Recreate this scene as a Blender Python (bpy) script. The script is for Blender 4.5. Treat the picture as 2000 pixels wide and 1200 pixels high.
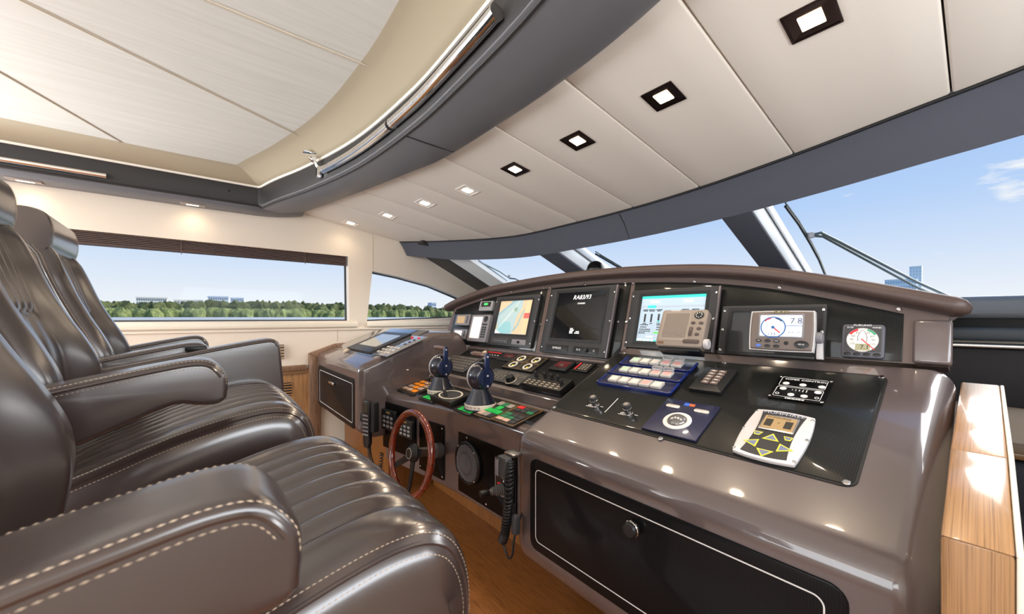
import bpy, bmesh, math, random
from mathutils import Vector, Matrix, noise
from mathutils.geometry import tessellate_polygon
random.seed(7)
for o in list(bpy.data.objects): bpy.data.objects.remove(o)
SC = bpy.context.scene
COL = SC.collection
H = 1.30                     # eye height above the cabin sole; everything below is built with the eye level at z = 0 and lifted by H at the end
R = math.radians
# ------------------------------------------------------------------ camera
F, CX, CY = 752.0, 1000.0, 620.0
YAW = math.atan2(921, 752)
FD = Vector((math.cos(YAW), math.sin(YAW), 0)); RD = Vector((math.sin(YAW), -math.cos(YAW), 0))
cam = bpy.data.cameras.new('camera'); cob = bpy.data.objects.new('camera', cam); COL.objects.link(cob)
cam.sensor_fit = 'HORIZONTAL'; cam.sensor_width = 36; cam.lens = 36*F/2000
cam.shift_y = (CY-600)/2000.0
cam.clip_start = 0.02; cam.clip_end = 5000
cob.matrix_world = Matrix(((RD.x, 0, -FD.x, 0), (RD.y, 0, -FD.y, 0), (0, 1, 0, 0), (0, 0, 0, 1)))
cam.dof.use_dof = True; cam.dof.focus_distance = 1.9; cam.dof.aperture_fstop = 5.0
SC.camera = cob
# ------------------------------------------------------------------ view + world
SC.view_settings.view_transform = 'Standard'; SC.view_settings.look = 'None'
SC.view_settings.exposure = 0.30; SC.view_settings.gamma = 1; SC.view_settings.use_curve_mapping = False
wd = bpy.data.worlds.new('sky'); SC.world = wd; wd.use_nodes = True
nt = wd.node_tree; nt.nodes.clear()
def N(nt, t, **k):
    n = nt.nodes.new(t)
    for a, b in k.items(): setattr(n, a, b)
    return n
def ramp(nt, stops, interp='LINEAR'):
    n = N(nt, 'ShaderNodeValToRGB'); cr = n.color_ramp; cr.interpolation = interp
    while len(cr.elements) < len(stops): cr.elements.new(0.5)
    for e, (p, c) in zip(cr.elements, stops): e.position = p; e.color = (*c, 1) if len(c) == 3 else c
    return n
def lin(h):
    v = [int(h[i:i+2], 16)/255 for i in (0, 2, 4)]
    return tuple(x/12.92 if x < .04045 else ((x+.055)/1.055)**2.4 for x in v)
def L(nt, a, b): nt.links.new(a, b)
tc = N(nt, 'ShaderNodeTexCoord'); sx = N(nt, 'ShaderNodeSeparateXYZ'); L(nt, tc.outputs['Generated'], sx.inputs[0])
sky = ramp(nt, [(0.0, lin('F6F8FB')), (0.04, lin('EEF4FC')), (0.12, lin('D6E6FC')), (0.22, lin('B9D5FB')), (0.45, lin('90B9F2')), (1.0, lin('6C9BE2'))])
L(nt, sx.outputs['Z'], sky.inputs[0])
mp = N(nt, 'ShaderNodeMapping'); mp.inputs['Scale'].default_value = (2.2, 2.2, 9.0); mp.inputs['Location'].default_value = (0.35, 0.1, 0.0)
L(nt, tc.outputs['Generated'], mp.inputs[0])
cl = N(nt, 'ShaderNodeTexNoise'); cl.inputs['Scale'].default_value = 3.2; cl.inputs['Detail'].default_value = 7; cl.inputs['Roughness'].default_value = .6
L(nt, mp.outputs[0], cl.inputs['Vector'])
vd = N(nt, 'ShaderNodeVectorMath', operation='SUBTRACT'); L(nt, tc.outputs['Generated'], vd.inputs[0]); vd.inputs[1].default_value = (.9757, -.012, .222)
vs_ = N(nt, 'ShaderNodeVectorMath', operation='MULTIPLY'); L(nt, vd.outputs[0], vs_.inputs[0]); vs_.inputs[1].default_value = (5, 9, 24)
vl = N(nt, 'ShaderNodeVectorMath', operation='LENGTH'); L(nt, vs_.outputs[0], vl.inputs[0])
ma = N(nt, 'ShaderNodeMath', operation='MULTIPLY_ADD'); L(nt, vl.outputs['Value'], ma.inputs[0]); ma.inputs[1].default_value = -.22; ma.inputs[2].default_value = .22
mb = N(nt, 'ShaderNodeMath', operation='MAXIMUM'); L(nt, ma.outputs[0], mb.inputs[0]); mb.inputs[1].default_value = -.06
mc = N(nt, 'ShaderNodeMath', operation='ADD'); L(nt, mb.outputs[0], mc.inputs[0]); L(nt, cl.outputs['Fac'], mc.inputs[1])
cr = ramp(nt, [(0.60, (0, 0, 0)), (0.74, (1, 1, 1))]); L(nt, mc.outputs[0], cr.inputs[0])
mx = N(nt, 'ShaderNodeMix', data_type='RGBA'); L(nt, cr.outputs[0], mx.inputs['Factor']); L(nt, sky.outputs[0], mx.inputs['A']); mx.inputs['B'].default_value = (.95, .96, .98, 1)
bg = N(nt, 'ShaderNodeBackground'); bg.inputs['Strength'].default_value = 0.80; L(nt, mx.outputs['Result'], bg.inputs[0])
wo = N(nt, 'ShaderNodeOutputWorld'); L(nt, bg.outputs[0], wo.inputs[0])
def area(name, loc, look, sx_, sy_, power, col):
    l = bpy.data.lights.new(name, 'AREA'); l.shape = 'RECTANGLE'; l.size = sx_; l.size_y = sy_; l.energy = power; l.color = col
    o = bpy.data.objects.new(name, l); COL.objects.link(o); o.location = loc
    o.rotation_euler = (Vector(look)-Vector(loc)).to_track_quat('-Z', 'Y').to_euler()
    return o
sun = bpy.data.lights.new('sun', 'SUN'); sun.energy = 4.0; sun.angle = R(50); sun.color = (1, .98, .95)
so = bpy.data.objects.new('sun', sun); COL.objects.link(so); so.rotation_euler = Vector((-math.cos(R(28))*math.cos(R(22)), math.cos(R(28))*math.sin(R(22)), -math.sin(R(28)))).to_track_quat('-Z', 'Y').to_euler()     # hazy sun ahead, a little to starboard
# added fill lamps in the unseen saloon behind the helm; starboard side window daylight last
area('saloon_fill', (-3.3, 1.6, .35), (1.0, 1.7, .3), 3.6, 1.5, 100, (.95, .98, 1.0))  # fill lamp added in front of the aft bulkhead opening
area('saloon_port_fill', (-2.3, 3.93, .30), (-1.0, 1.0, .80), 1.9, .7, 95, (.93, .97, 1.0))  # unseen fill lamp, added to lift the sunroof tray
area('saloon_starboard_fill', (-2.2, -.70, .30), (-.6, 2.4, .95), 1.9, .7, 28, (.93, .97, 1.0))  # unseen fill lamp, added for the port wall and far ceiling panels
area('starboard_window_daylight', (0.75, -.86, .27), (1.3, 2.6, .95), 2.0, .55, 24, (.95, .98, 1.0))
# ------------------------------------------------------------------ materials
MT = {}
def mat(name, col=(.5, .5, .5), rough=.5, metal=0, spec=.5, coat=0, coatr=.05, emit=0, alpha=1, trans=0, bump=None, ior=1.45, ecol=None, var=None, sheen=0):
    if name in MT: return MT[name]
    if isinstance(col, str): col = lin(col)
    m = bpy.data.materials.new(name); m.use_nodes = True; MT[name] = m
    t = m.node_tree; b = t.nodes['Principled BSDF']
    b.inputs['Base Color'].default_value = (*col, 1); b.inputs['Roughness'].default_value = rough
    b.inputs['Metallic'].default_value = metal; b.inputs['Specular IOR Level'].default_value = spec
    b.inputs['Coat Weight'].default_value = coat; b.inputs['Coat Roughness'].default_value = coatr
    b.inputs['Transmission Weight'].default_value = trans; b.inputs['IOR'].default_value = ior
    b.inputs['Sheen Weight'].default_value = sheen
    if emit:
        b.inputs['Emission Color'].default_value = (*(ecol or col), 1); b.inputs['Emission Strength'].default_value = emit
    if alpha < 1: b.inputs['Alpha'].default_value = alpha
    if bump or var:
        co = N(t, 'ShaderNodeTexCoord')
    if bump:
        kind, sc, st = bump[:3]
        if kind == 'noise':
            n = N(t, 'ShaderNodeTexNoise'); n.inputs['Scale'].default_value = sc; n.inputs['Detail'].default_value = 3
            L(t, co.outputs['Object'], n.inputs['Vector']); out = n.outputs['Fac']
        else:
            n = N(t, 'ShaderNodeTexVoronoi'); n.inputs['Scale'].default_value = sc
            L(t, co.outputs['Object'], n.inputs['Vector']); out = n.outputs['Distance']
        bp = N(t, 'ShaderNodeBump'); bp.inputs['Strength'].default_value = st; bp.inputs['Distance'].default_value = .002
        L(t, out, bp.inputs['Height']); L(t, bp.outputs[0], b.inputs['Normal'])
    if var:
        sc3, c2 = var
        if isinstance(c2, str): c2 = lin(c2)
        mp = N(t, 'ShaderNodeMapping'); mp.inputs['Scale'].default_value = sc3; L(t, co.outputs['Object'], mp.inputs[0])
        n = N(t, 'ShaderNodeTexNoise'); n.inputs['Scale'].default_value = 1; n.inputs['Detail'].default_value = 6; n.inputs['Roughness'].default_value = .65
        L(t, mp.outputs[0], n.inputs['Vector'])
        rp = ramp(t, [(.3, col), (.7, c2)]); L(t, n.outputs['Fac'], rp.inputs[0]); L(t, rp.outputs[0], b.inputs['Base Color'])
    return m
def carbon(name, a, b_, sc=260, coat=.8):
    m = mat(name, a, .35, coat=coat, coatr=.06, spec=.12); t = m.node_tree; b = t.nodes['Principled BSDF']
    co = N(t, 'ShaderNodeTexCoord'); mp = N(t, 'ShaderNodeMapping'); mp.inputs['Scale'].default_value = (1, 1, 0); mp.inputs['Rotation'].default_value = (0, 0, R(45)); mp.inputs['Location'].default_value = (0, 0, .003)
    L(t, co.outputs['Object'], mp.inputs[0])
    ck = N(t, 'ShaderNodeTexChecker'); ck.inputs['Scale'].default_value = sc; L(t, mp.outputs[0], ck.inputs['Vector'])
    ck.inputs['Color1'].default_value = (*a, 1); ck.inputs['Color2'].default_value = (*b_, 1)
    L(t, ck.outputs['Color'], b.inputs['Base Color'])
    return m
cream = mat('cream_headliner', 'E6DED3', .55, bump=('noise', 260, .12))
ivory = mat('ivory_gelcoat', 'F0E6D4', .35, coat=.2)
wallm = mat('cream_wall', 'E8DBCB', .5)
linen = mat('sunroof_linen', 'EBEAE4', .5, var=((2, 40, 2), 'E0DED4'))
mould = mat('sunroof_moulding', 'BDB097', .5)
dark_leather = mat('dark_trim_leather', '2A2727', .45, bump=('noise', 420, .25))
grey_leather = mat('grey_soffit_leather', '6E6E72', .40, bump=('noise', 420, .2))
header_m = mat('header_fabric', '464852', .7, bump=('noise', 500, .3))
leather = mat('brown_leather', '382C2A', .33, spec=.7, bump=('noise', 160, .04), coat=.9, coatr=.22)
leather_d = mat('brown_leather_centre', '3A2D2A', .28, spec=.8, bump=('noise', 110, .04), coat=1.0, coatr=.18)
for _m in (leather, leather_d): _m.node_tree.nodes['Principled BSDF'].inputs['Coat IOR'].default_value = 1.62
thread = mat('stitch_thread', 'C2AE98', .6)
podm = mat('taupe_gloss', '5C5150', .32, coat=1.0, coatr=.05, spec=.5)
podd = mat('taupe_satin', '5A4A45', .4, coat=.5, coatr=.15)
carb = carbon('carbon_weave', (.005, .0055, .005), (.015, .016, .015), 260, .28)
carbg = carbon('carbon_gloss_door', (.005, .005, .006), (.009, .009, .010), 240, .10)
black = mat('black_plastic', '17181A', .38)
blackg = mat('black_gloss', '060607', .3, spec=.12)
blackm = mat('black_matt', '131315', .6)
dgrey = mat('dark_grey_plastic', '3A3B3E', .45)
bezel = mat('bezel_anthracite', '2B2B2D', .42)
mgrey = mat('mid_grey_plastic', '77757A', .45)
tgrey = mat('taupe_grey_plastic', '83786F', .42); tbrown = mat('taupe_brown_plastic', '665A54', .42)
lgrey = mat('light_grey_plastic', 'B9B7B8', .4)
white = mat('white_print', 'EDEDED', .5)
whitep = mat('white_plastic', 'E4DFDA', .35, coat=.3)
chrome = mat('chrome', 'E8E8EA', .07, metal=1)
steel = mat('brushed_steel', 'B9B6B2', .28, metal=1)
navy = mat('navy_metal', '1B2140', .32, metal=.3, coat=.5, var=((900, 900, 900), '2A2E4E'))
bluee = mat('blue_anodised', '1B2F7E', .25, metal=.5, coat=.5)
navyb = mat('throttle_navy', '15192A', .28, coat=.7, coatr=.12)
navyl = mat('throttle_lever_blue', '1E2C52', .3, metal=.3, coat=.4)
clear = mat('clear_cap', 'F4F4F4', .1, trans=.85, ior=1.3)
glassm = mat('screen_glass', '0C0D0F', .08, coat=.6)
greenb = mat('green_button', '1FA84A', .4, emit=.25, ecol=lin('1FC050'))
greend = mat('green_button_dim', '2E7D55', .4)
orangeb = mat('orange_button', 'E8861C', .4, emit=.25, ecol=lin('F08A18'))
pinkb = mat('pale_pink_button', 'D8B8A6', .4)
redb = mat('red_button', 'C8252C', .4, emit=.2, ecol=lin('D0252C'))
yellowp = mat('yellow_print', 'DDD93A', .5)
goldp = mat('gold_print', 'B4893A', .5)
def wood(name, c1, c2, sc, rough=.35, coat=.35, coatr=.1):
    m = mat(name, c1, rough, coat=coat, coatr=coatr); t = m.node_tree; b = t.nodes['Principled BSDF']
    co = N(t, 'ShaderNodeTexCoord'); mp = N(t, 'ShaderNodeMapping'); mp.inputs['Scale'].default_value = sc; L(t, co.outputs['Object'], mp.inputs[0])
    n = N(t, 'ShaderNodeTexNoise'); n.inputs['Scale'].default_value = 1; n.inputs['Detail'].default_value = 8; n.inputs['Roughness'].default_value = .7; n.inputs['Distortion'].default_value = .3
    L(t, mp.outputs[0], n.inputs['Vector'])
    rp = ramp(t, [(.34, lin(c2)), (.5, lin(c1)), (.72, tuple(min(1, x*1.25) for x in lin(c1)))]); L(t, n.outputs['Fac'], rp.inputs[0]); L(t, rp.outputs[0], b.inputs['Base Color'])
    bp = N(t, 'ShaderNodeBump'); bp.inputs['Strength'].default_value = .15; bp.inputs['Distance'].default_value = .002; L(t, n.outputs['Fac'], bp.inputs['Height']); L(t, bp.outputs[0], b.inputs['Normal'])
    return m
oak = wood('oiled_oak', 'A97E52', '7A5633', (3, 420, 3), .3, .6)
oak_v = wood('oak_upright', 'A57C52', '785434', (420, 420, 3), .4)
teak = wood('teak_panel', 'A67B50', '85603A', (90, 90, 5), .45, .2)
teak_trim = wood('teak_trim', '8A6A52', '6B503C', (140, 140, 12), .45, .15)
sole_m = wood('teak_sole', '8C5628', '643A1A', (240, 10, 8), .4, .3)
mahog = wood('mahogany_rim', '6E220C', '3A1006', (30, 30, 30), .25, 1.0, .03)
# ------------------------------------------------------------------ geometry helpers
W = {}
def I4(): return Matrix.Identity(4)
class G:
    def __init__(s): s.v = []; s.f = []
    def add(s, vs, fs, M=None):
        o = len(s.v)
        s.v += [(M @ Vector(v)) if M else Vector(v) for v in vs]
        s.f += [tuple(i+o for i in f) for f in fs]; return s
    def box(s, c, d, M=None):
        x, y, z = c; a, b, e = d[0]/2, d[1]/2, d[2]/2
        vs = [(x+i*a, y+j*b, z+k*e) for i in (-1, 1) for j in (-1, 1) for k in (-1, 1)]
        return s.add(vs, [(0, 1, 3, 2), (4, 6, 7, 5), (0, 4, 5, 1), (2, 3, 7, 6), (0, 2, 6, 4), (1, 5, 7, 3)], M)
    def prism(s, pts, z0, z1, M=None, top_scale=1):
        n = len(pts); a = sum((pts[i][0]*pts[(i+1) % n][1]-pts[(i+1) % n][0]*pts[i][1]) for i in range(n))
        if a < 0: pts = pts[::-1]
        cx = sum(p[0] for p in pts)/n; cy = sum(p[1] for p in pts)/n
        vs = [(p[0], p[1], z0) for p in pts]+[(cx+(p[0]-cx)*top_scale, cy+(p[1]-cy)*top_scale, z1) for p in pts]
        fs = [tuple(range(n-1, -1, -1)), tuple(range(n, 2*n))]+[(i, (i+1) % n, n+(i+1) % n, n+i) for i in range(n)]
        return s.add(vs, fs, M)
    def loft(s, rings, closed=True, caps=True, M=None):
        n = len(rings[0]); vs = [p for r in rings for p in r]; fs = []
        for i in range(len(rings)-1):
            for j in range(n if closed else n-1):
                k = (j+1) % n; fs.append((i*n+j, i*n+k, (i+1)*n+k, (i+1)*n+j))
        if caps and closed: fs += [tuple(range(n-1, -1, -1)), tuple(range((len(rings)-1)*n, len(rings)*n))]
        return s.add(vs, fs, M)
    def tube(s, path, r, seg=10, closed=False, M=None, caps=True):
        path = [Vector(p) for p in path]; n = len(path); rings = []; up = None
        for i, p in enumerate(path):
            if closed: d = path[(i+1) % n]-path[i-1]
            else: d = path[min(i+1, n-1)]-path[max(i-1, 0)]
            d.normalize()
            if up is None: up = d.orthogonal().normalized()
            else:
                up = up-d*up.dot(d)
                up = up.normalized() if up.length > 1e-6 else d.orthogonal().normalized()
            w = d.cross(up); rr = r[i] if isinstance(r, (list, tuple)) else r
            rings.append([p+(up*math.cos(2*math.pi*k/seg)+w*math.sin(2*math.pi*k/seg))*rr for k in range(seg)])
        if closed: rings.append(rings[0])
        return s.loft(rings, caps=(caps and not closed), M=M)
    def lathe(s, prof, M=None, seg=24, caps=True):
        return s.loft([[(r*math.cos(2*math.pi*k/seg), r*math.sin(2*math.pi*k/seg), z) for k in range(seg)] for r, z in prof], M=M, caps=caps)
    def grid(s, fn, nu, nv, M=None, flip=False):
        vs = [fn(i/(nu-1), j/(nv-1)) for i in range(nu) for j in range(nv)]
        fs = [(i*nv+j, (i+1)*nv+j, (i+1)*nv+j+1, i*nv+j+1) for i in range(nu-1) for j in range(nv-1)]
        if flip: fs = [f[::-1] for f in fs]
        return s.add(vs, fs, M)
    def holed(s, outer, holes, d0, d1, M=None):
        # flat plate with holes; 2D outlines, extruded from d0 to d1 along local z
        loops = [outer]+holes; pts = [p for l in loops for p in l]
        tri = tessellate_polygon([[Vector((p[0], p[1], 0)) for p in l] for l in loops]); n = len(pts)
        vs = [(p[0], p[1], d0) for p in pts]+[(p[0], p[1], d1) for p in pts]; fs = []
        for t in tri:
            a, b, c = t
            cr = (pts[b][0]-pts[a][0])*(pts[c][1]-pts[a][1])-(pts[b][1]-pts[a][1])*(pts[c][0]-pts[a][0])
            if cr < 0: a, c = c, a
            fs += [(c, b, a), (a+n, b+n, c+n)]
        o = 0
        for li, l in enumerate(loops):
            m = len(l)
            for i in range(m):
                j = (i+1) % m; fs.append((o+i, o+j, n+o+j, n+o+i))
            o += m
        return s.add(vs, fs, M)
def rrect(w, h, r, n=5, cx=0, cy=0):
    pts = []
    for sx_, sy_, a0 in ((1, 1, 0), (-1, 1, 90), (-1, -1, 180), (1, -1, 270)):
        for k in range(n+1):
            a = R(a0+90*k/n); pts.append((cx+sx_*(w/2-r)+r*math.cos(a), cy+sy_*(h/2-r)+r*math.sin(a)))
    return pts
def circ(r, n=24, cx=0, cy=0, ry=None): return [(cx+r*math.cos(2*math.pi*k/n), cy+(ry or r)*math.sin(2*math.pi*k/n)) for k in range(n)]
def mesh(name, g, m, bev=0, seg=2, smooth=35, Minv=None):
    me = bpy.data.meshes.new(name)
    vs = [tuple(Minv @ v) for v in g.v] if Minv else [tuple(v) for v in g.v]
    me.from_pydata(vs, [], g.f)
    bm = bmesh.new(); bm.from_mesh(me)
    bmesh.ops.remove_doubles(bm, verts=bm.verts, dist=1e-6)
    bmesh.ops.recalc_face_normals(bm, faces=bm.faces)
    if bev:
        es = [e for e in bm.edges if len(e.link_faces) == 2 and e.calc_face_angle(0) > R(30)]
        bmesh.ops.bevel(bm, geom=es, offset=bev, segments=seg, profile=.5, affect='EDGES', clamp_overlap=True)
    bm.to_mesh(me); bm.free()
    if smooth:
        me.polygons.foreach_set('use_smooth', [True]*len(me.polygons)); me.set_sharp_from_angle(angle=R(smooth))
    me.materials.append(m)
    return me
def thing(name, label, cat, M=None, group=None):
    o = bpy.data.objects.new(name, None); COL.objects.link(o); o.empty_display_size = .05
    M = M or I4()
    if not isinstance(M, Matrix): M = Matrix.Translation(Vector(M))
    o.matrix_world = M; W[o] = M.copy(); o['label'] = label; o['category'] = cat
    if group: o['group'] = group
    return o
def part(name, g, m, parent, world=False, bev=0, seg=2, smooth=35, label=None, kind=None):
    Mi = W[parent].inverted() if world else None
    me = mesh(name, g, m, bev, seg, smooth, Mi)
    o = bpy.data.objects.new(name, me); COL.objects.link(o); o.parent = parent; W[o] = W[parent]
    if label: o['label'] = label
    if kind: o['kind'] = kind
    return o
def solo(name, g, m, label, cat, group=None, bev=0, seg=2, smooth=35, kind=None, M=None):
    o = bpy.data.objects.new(name, mesh(name, g, m, bev, seg, smooth)); COL.objects.link(o)
    if M: o.matrix_world = M
    W[o] = M.copy() if M else I4()
    o['label'] = label; o['category'] = cat
    if group: o['group'] = group
    if kind: o['kind'] = kind
    return o
def struct(name, g, m, bev=0, seg=2, smooth=35, label=None, M=None, cat=None):
    o = bpy.data.objects.new(name, mesh(name, g, m, bev, seg, smooth)); COL.objects.link(o); o['kind'] = 'structure'
    if M: o.matrix_world = M
    W[o] = M.copy() if M else I4()
    if label: o['label'] = label
    if cat: o['category'] = cat
    return o
def again(o, parent):            # another child that shares mesh data
    c = o.copy(); COL.objects.link(c); c.parent = parent; W[c] = W[parent]; return c
_tc = {}
def text_geo(s, size, ext=.0002, align='CENTER', shear=0):
    key = (s, size, align, shear)
    if key not in _tc:
        cu = bpy.data.curves.new('t', 'FONT'); cu.body = s; cu.size = size; cu.align_x = align; cu.align_y = 'CENTER'; cu.extrude = ext; cu.resolution_u = 2; cu.shear = shear
        ob = bpy.data.objects.new('t', cu); COL.objects.link(ob)
        dg = bpy.context.evaluated_depsgraph_get(); me = bpy.data.meshes.new_from_object(ob.evaluated_get(dg))
        _tc[key] = ([tuple(v.co) for v in me.vertices], [tuple(p.vertices) for p in me.polygons])
        bpy.data.objects.remove(ob); bpy.data.curves.remove(cu); bpy.data.meshes.remove(me)
    return _tc[key]
def text(g, s, size, x, y, z, sx_=1, align='CENTER', shear=0, M=None):
    vs, fs = text_geo(s, size, align=align, shear=shear)
    return g.add([(v[0]*sx_+x, v[1]+y, v[2]+z) for v in vs], fs, M)
# picture point -> point on a real plane of the cabin
def ray(u, v): return FD+RD*((u-CX)/F)+Vector((0, 0, (CY-v)/F))
def onx(u, v, x): r = ray(u, v); return r*(x/r.x)
def ony(u, v, y): r = ray(u, v); return r*(y/r.y)
def onz(u, v, z): r = ray(u, v); return r*(z/r.z)
class Fr:
    # sloping work surface: a runs to starboard, b up the slope, n out of it
    def __init__(s, o, e, yaw=0):
        e = R(e); q = Matrix.Rotation(R(yaw), 3, 'Z')
        s.o = Vector(o); s.U = q @ Vector((0, -1, 0)); s.V = q @ Vector((math.cos(e), 0, math.sin(e))); s.n = q @ Vector((-math.sin(e), 0, math.cos(e)))
    def px(s, u, v, h=0):
        r = ray(u, v); o = s.o+s.n*h; p = r*(o.dot(s.n)/r.dot(s.n)); d = p-s.o
        return (d.dot(s.U), d.dot(s.V))
    def M(s, a=0, b=0, h=0, rot=0):
        p = s.o+s.U*a+s.V*b+s.n*h
        m = Matrix((( s.U.x, s.V.x, s.n.x, p.x), (s.U.y, s.V.y, s.n.y, p.y), (s.U.z, s.V.z, s.n.z, p.z), (0, 0, 0, 1)))
        return m @ Matrix.Rotation(R(rot), 4, 'Z') if rot else m
    def rect(s, tl, tr, br, bl, h=0):
        A, B, C, D = [s.px(*p, h) for p in (tl, tr, br, bl)]
        cx = (A[0]+B[0]+C[0]+D[0])/4; cy = (A[1]+B[1]+C[1]+D[1])/4
        w = (math.dist(A, B)+math.dist(C, D))/2; hh = (math.dist(A, D)+math.dist(B, C))/2
        return cx, cy, w, hh
def interp(pts, y):
    pts = sorted(pts); n = len(pts)
    if y <= pts[0][0]: i = 0
    elif y >= pts[-1][0]: i = n-2
    else: i = max(k for k in range(n-1) if pts[k][0] <= y)
    def m(k):
        if k == 0: return (pts[1][1]-pts[0][1])/(pts[1][0]-pts[0][0])
        if k == n-1: return (pts[-1][1]-pts[-2][1])/(pts[-1][0]-pts[-2][0])
        return (pts[k+1][1]-pts[k-1][1])/(pts[k+1][0]-pts[k-1][0])
    h = pts[i+1][0]-pts[i][0]; t = (y-pts[i][0])/h
    if t < 0: return pts[0][1]+m(0)*(y-pts[0][0])
    if t > 1: return pts[-1][1]+m(n-1)*(y-pts[-1][0])
    a, b = pts[i][1], pts[i+1][1]
    return (2*t**3-3*t*t+1)*a+(t**3-2*t*t+t)*h*m(i)+(-2*t**3+3*t*t)*b+(t**3-t*t)*h*m(i+1)
def screw(fr_parent, a, b, h, r=.006):
    g = G(); g.lathe([(r, 0), (r, .001), (r*.8, .0022), (0.0001, .0022)], Matrix.Translation((a, b, h)), 12)
    return part('screw', g, chrome, fr_parent)
# ================================================================== THE SETTING
WY = 4.0                                             # port wall plane
YC = 1.70                                            # boat centreline
def glass_mat():
    m = bpy.data.materials.new('window_glass'); m.use_nodes = True; t = m.node_tree; t.nodes.clear()
    tr = N(t, 'ShaderNodeBsdfTransparent'); tr.inputs[0].default_value = (.99, .995, .995, 1)
    gl = N(t, 'ShaderNodeBsdfGlossy'); gl.inputs['Roughness'].default_value = .02
    mx = N(t, 'ShaderNodeMixShader'); mx.inputs[0].default_value = .003; L(t, tr.outputs[0], mx.inputs[1]); L(t, gl.outputs[0], mx.inputs[2])
    o = N(t, 'ShaderNodeOutputMaterial'); L(t, mx.outputs[0], o.inputs[0]); return m
glassw = glass_mat()
XZ = Matrix(((1, 0, 0, 0), (0, 0, 1, 0), (0, 1, 0, 0), (0, 0, 0, 1)))   # local (x,y,z) -> world (x, z, y): outlines drawn in the x-z plane
struct('floor', G().box((0.1, 1.65, -1.33), (7.0, 4.9, .06)), sole_m)
# ---- port wall with its two windows
w1 = [(-2.0, -.035), (1.172, -.035), (1.163, .605), (-2.0, .62)]
w2 = [(1.345, -.04), (2.18, -.012), (2.75, .02), (2.72, .12), (2.43, .247), (2.06, .363), (1.69, .438), (1.40, .478)]
wout = [(-3.4, -1.3), (3.45, -1.3), (3.45, -.06), (2.69, .338), (2.33, .516), (2.0, .673), (1.69, .82), (1.42, .90), (1.42, 1.2), (-3.4, 1.2)]
wl = struct('wall_left', G().holed(wout, [w1, w2], WY, WY+.12, XZ), wallm, smooth=0)
part('window_sill', G().box((-.35, WY-.012, -.072), (3.2, .03, .055)), ivory, wl, bev=.012, seg=3)
part('window_sill', G().box((2.02, WY-.012, -.072), (1.35, .03, .055)), ivory, wl, bev=.012, seg=3)
part('ledge', G().box((.6, WY-.006, -.118), (5.4, .02, .018)), wallm, wl, bev=.006, seg=2)
part('wall_seam', G().box((1.405, WY-.0005, .67), (.004, .003, .37)), mould, wl)
part('wall_seam', G().box((1.06, WY-.0005, -.17), (.004, .003, .13)), mould, wl)
def insetp(pts, d):
    cx = sum(p[0] for p in pts)/len(pts); cy = sum(p[1] for p in pts)/len(pts)
    return [(p[0]+(-d if p[0] > cx else d), p[1]+(-d if p[1] > cy else d)) for p in pts]
for nm, w in (('window_1', w1), ('window_2', w2)):
    wf = struct(nm, G().holed(insetp(w, -.012), [insetp(w, .012)], WY+.085, WY+.115, XZ), dgrey, smooth=0)
    part('pane', G().prism(w, WY+.098, WY+.103, XZ), glassw, wf, smooth=0)
# pleated blind gathered at the top of the long window
bl = thing('window_blind', 'dark brown slatted blind drawn up along top of long side window', 'blind', (-.4, WY+.05, .53))
blm = mat('blind_brown', '5C463E', .6)
for k in range(7):
    part('slat', G().box((-.38, WY+.045, .605-.0125*k), (3.06, .05, .007)), blm, bl, world=True)
part('bottom_rail', G().box((-.38, WY+.045, .523), (3.06, .052, .014)), mat('blind_rail', '4A3833', .5), bl, world=True, bev=.003)
for x in (-.75, -.1, .78): part('cord', G().tube([(x, WY+.018, .61), (x, WY+.018, .50)], .003, 6), blm, bl, world=True)
# ---- wainscot, door frame, vents on the port wall
ws = struct('trim_1', G().box((-1.3, WY-.012, -.88), (4.1, .016, .84)), mat('plank_joint', '4A2F1A', .6))
xs = [-3.3+.257*k for k in range(17)]
for k in range(16):
    part('plank', G().box(((xs[k]+xs[k+1])/2, WY-.024, -.885), (xs[k+1]-xs[k]-.004, .014, .81)), teak, ws, bev=.002, seg=1)
cr_ = struct('trim_2', G().box((-1.25, WY-.028, -.465), (4.06, .05, .05)), teak_trim, bev=.006, label='teak capping rail')
part('bead', G().box((-1.25, WY-.028, -.50), (4.06, .036, .010)), teak, cr_, bev=.003, seg=1)
part('bead', G().box((-1.25, WY-.028, -.515), (4.06, .03, .010)), teak_trim, cr_, bev=.003, seg=1)
fp = [(.80, -1.29), (.80, -.335), (1.03, -.255), (1.65, -.235)]; fi = [(.90, -1.29), (.90, -.405), (1.06, -.325), (1.65, -.305)]
dfr = struct('door_1', G().prism([(.90, -1.29), (.90, -.405), (1.06, -.325), (1.65, -.305), (1.65, -1.29)], WY-.02, WY-.004, XZ), ivory, label='cream locker door beside the port console pod')
for k in range(3):
    part('door_frame', G().prism([fp[k], fp[k+1], fi[k+1], fi[k]], WY-.055, WY-.0, XZ), teak_trim, dfr, bev=.006)
part('door_handle', G().box((.915, WY-.035, -.44), (.03, .03, .10)), whitep, dfr, bev=.008, seg=3)
def vent(label, x0, x1, z0, z1, n, dm, bm__=blackm):
    v = thing('air_vent', label, 'vent', ((x0+x1)/2, WY-.04, z0))
    part('backing', G().box(((x0+x1)/2, WY-.034, (z0+z1)/2), (x1-x0, .006, z1-z0)), bm__, v, world=True)
    for k in range(n):
        z = z0+(z1-z0)*(k+.5)/n
        part('louvre', G().box(((x0+x1)/2, WY-.041, z), (x1-x0, .012, (z1-z0)/n*.45)), dm, v, world=True)
vent('slatted wooden air vent in teak panelling beside seat', .25, .66, -.71, -.59, 5, teak)
vent('small metal air vent low on cream wall above teak rail', .47, .60, -.375, -.245, 5, mat('vent_tan', 'B8A183', .5), mat('vent_shadow', '5E4E3C', .6))
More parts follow.
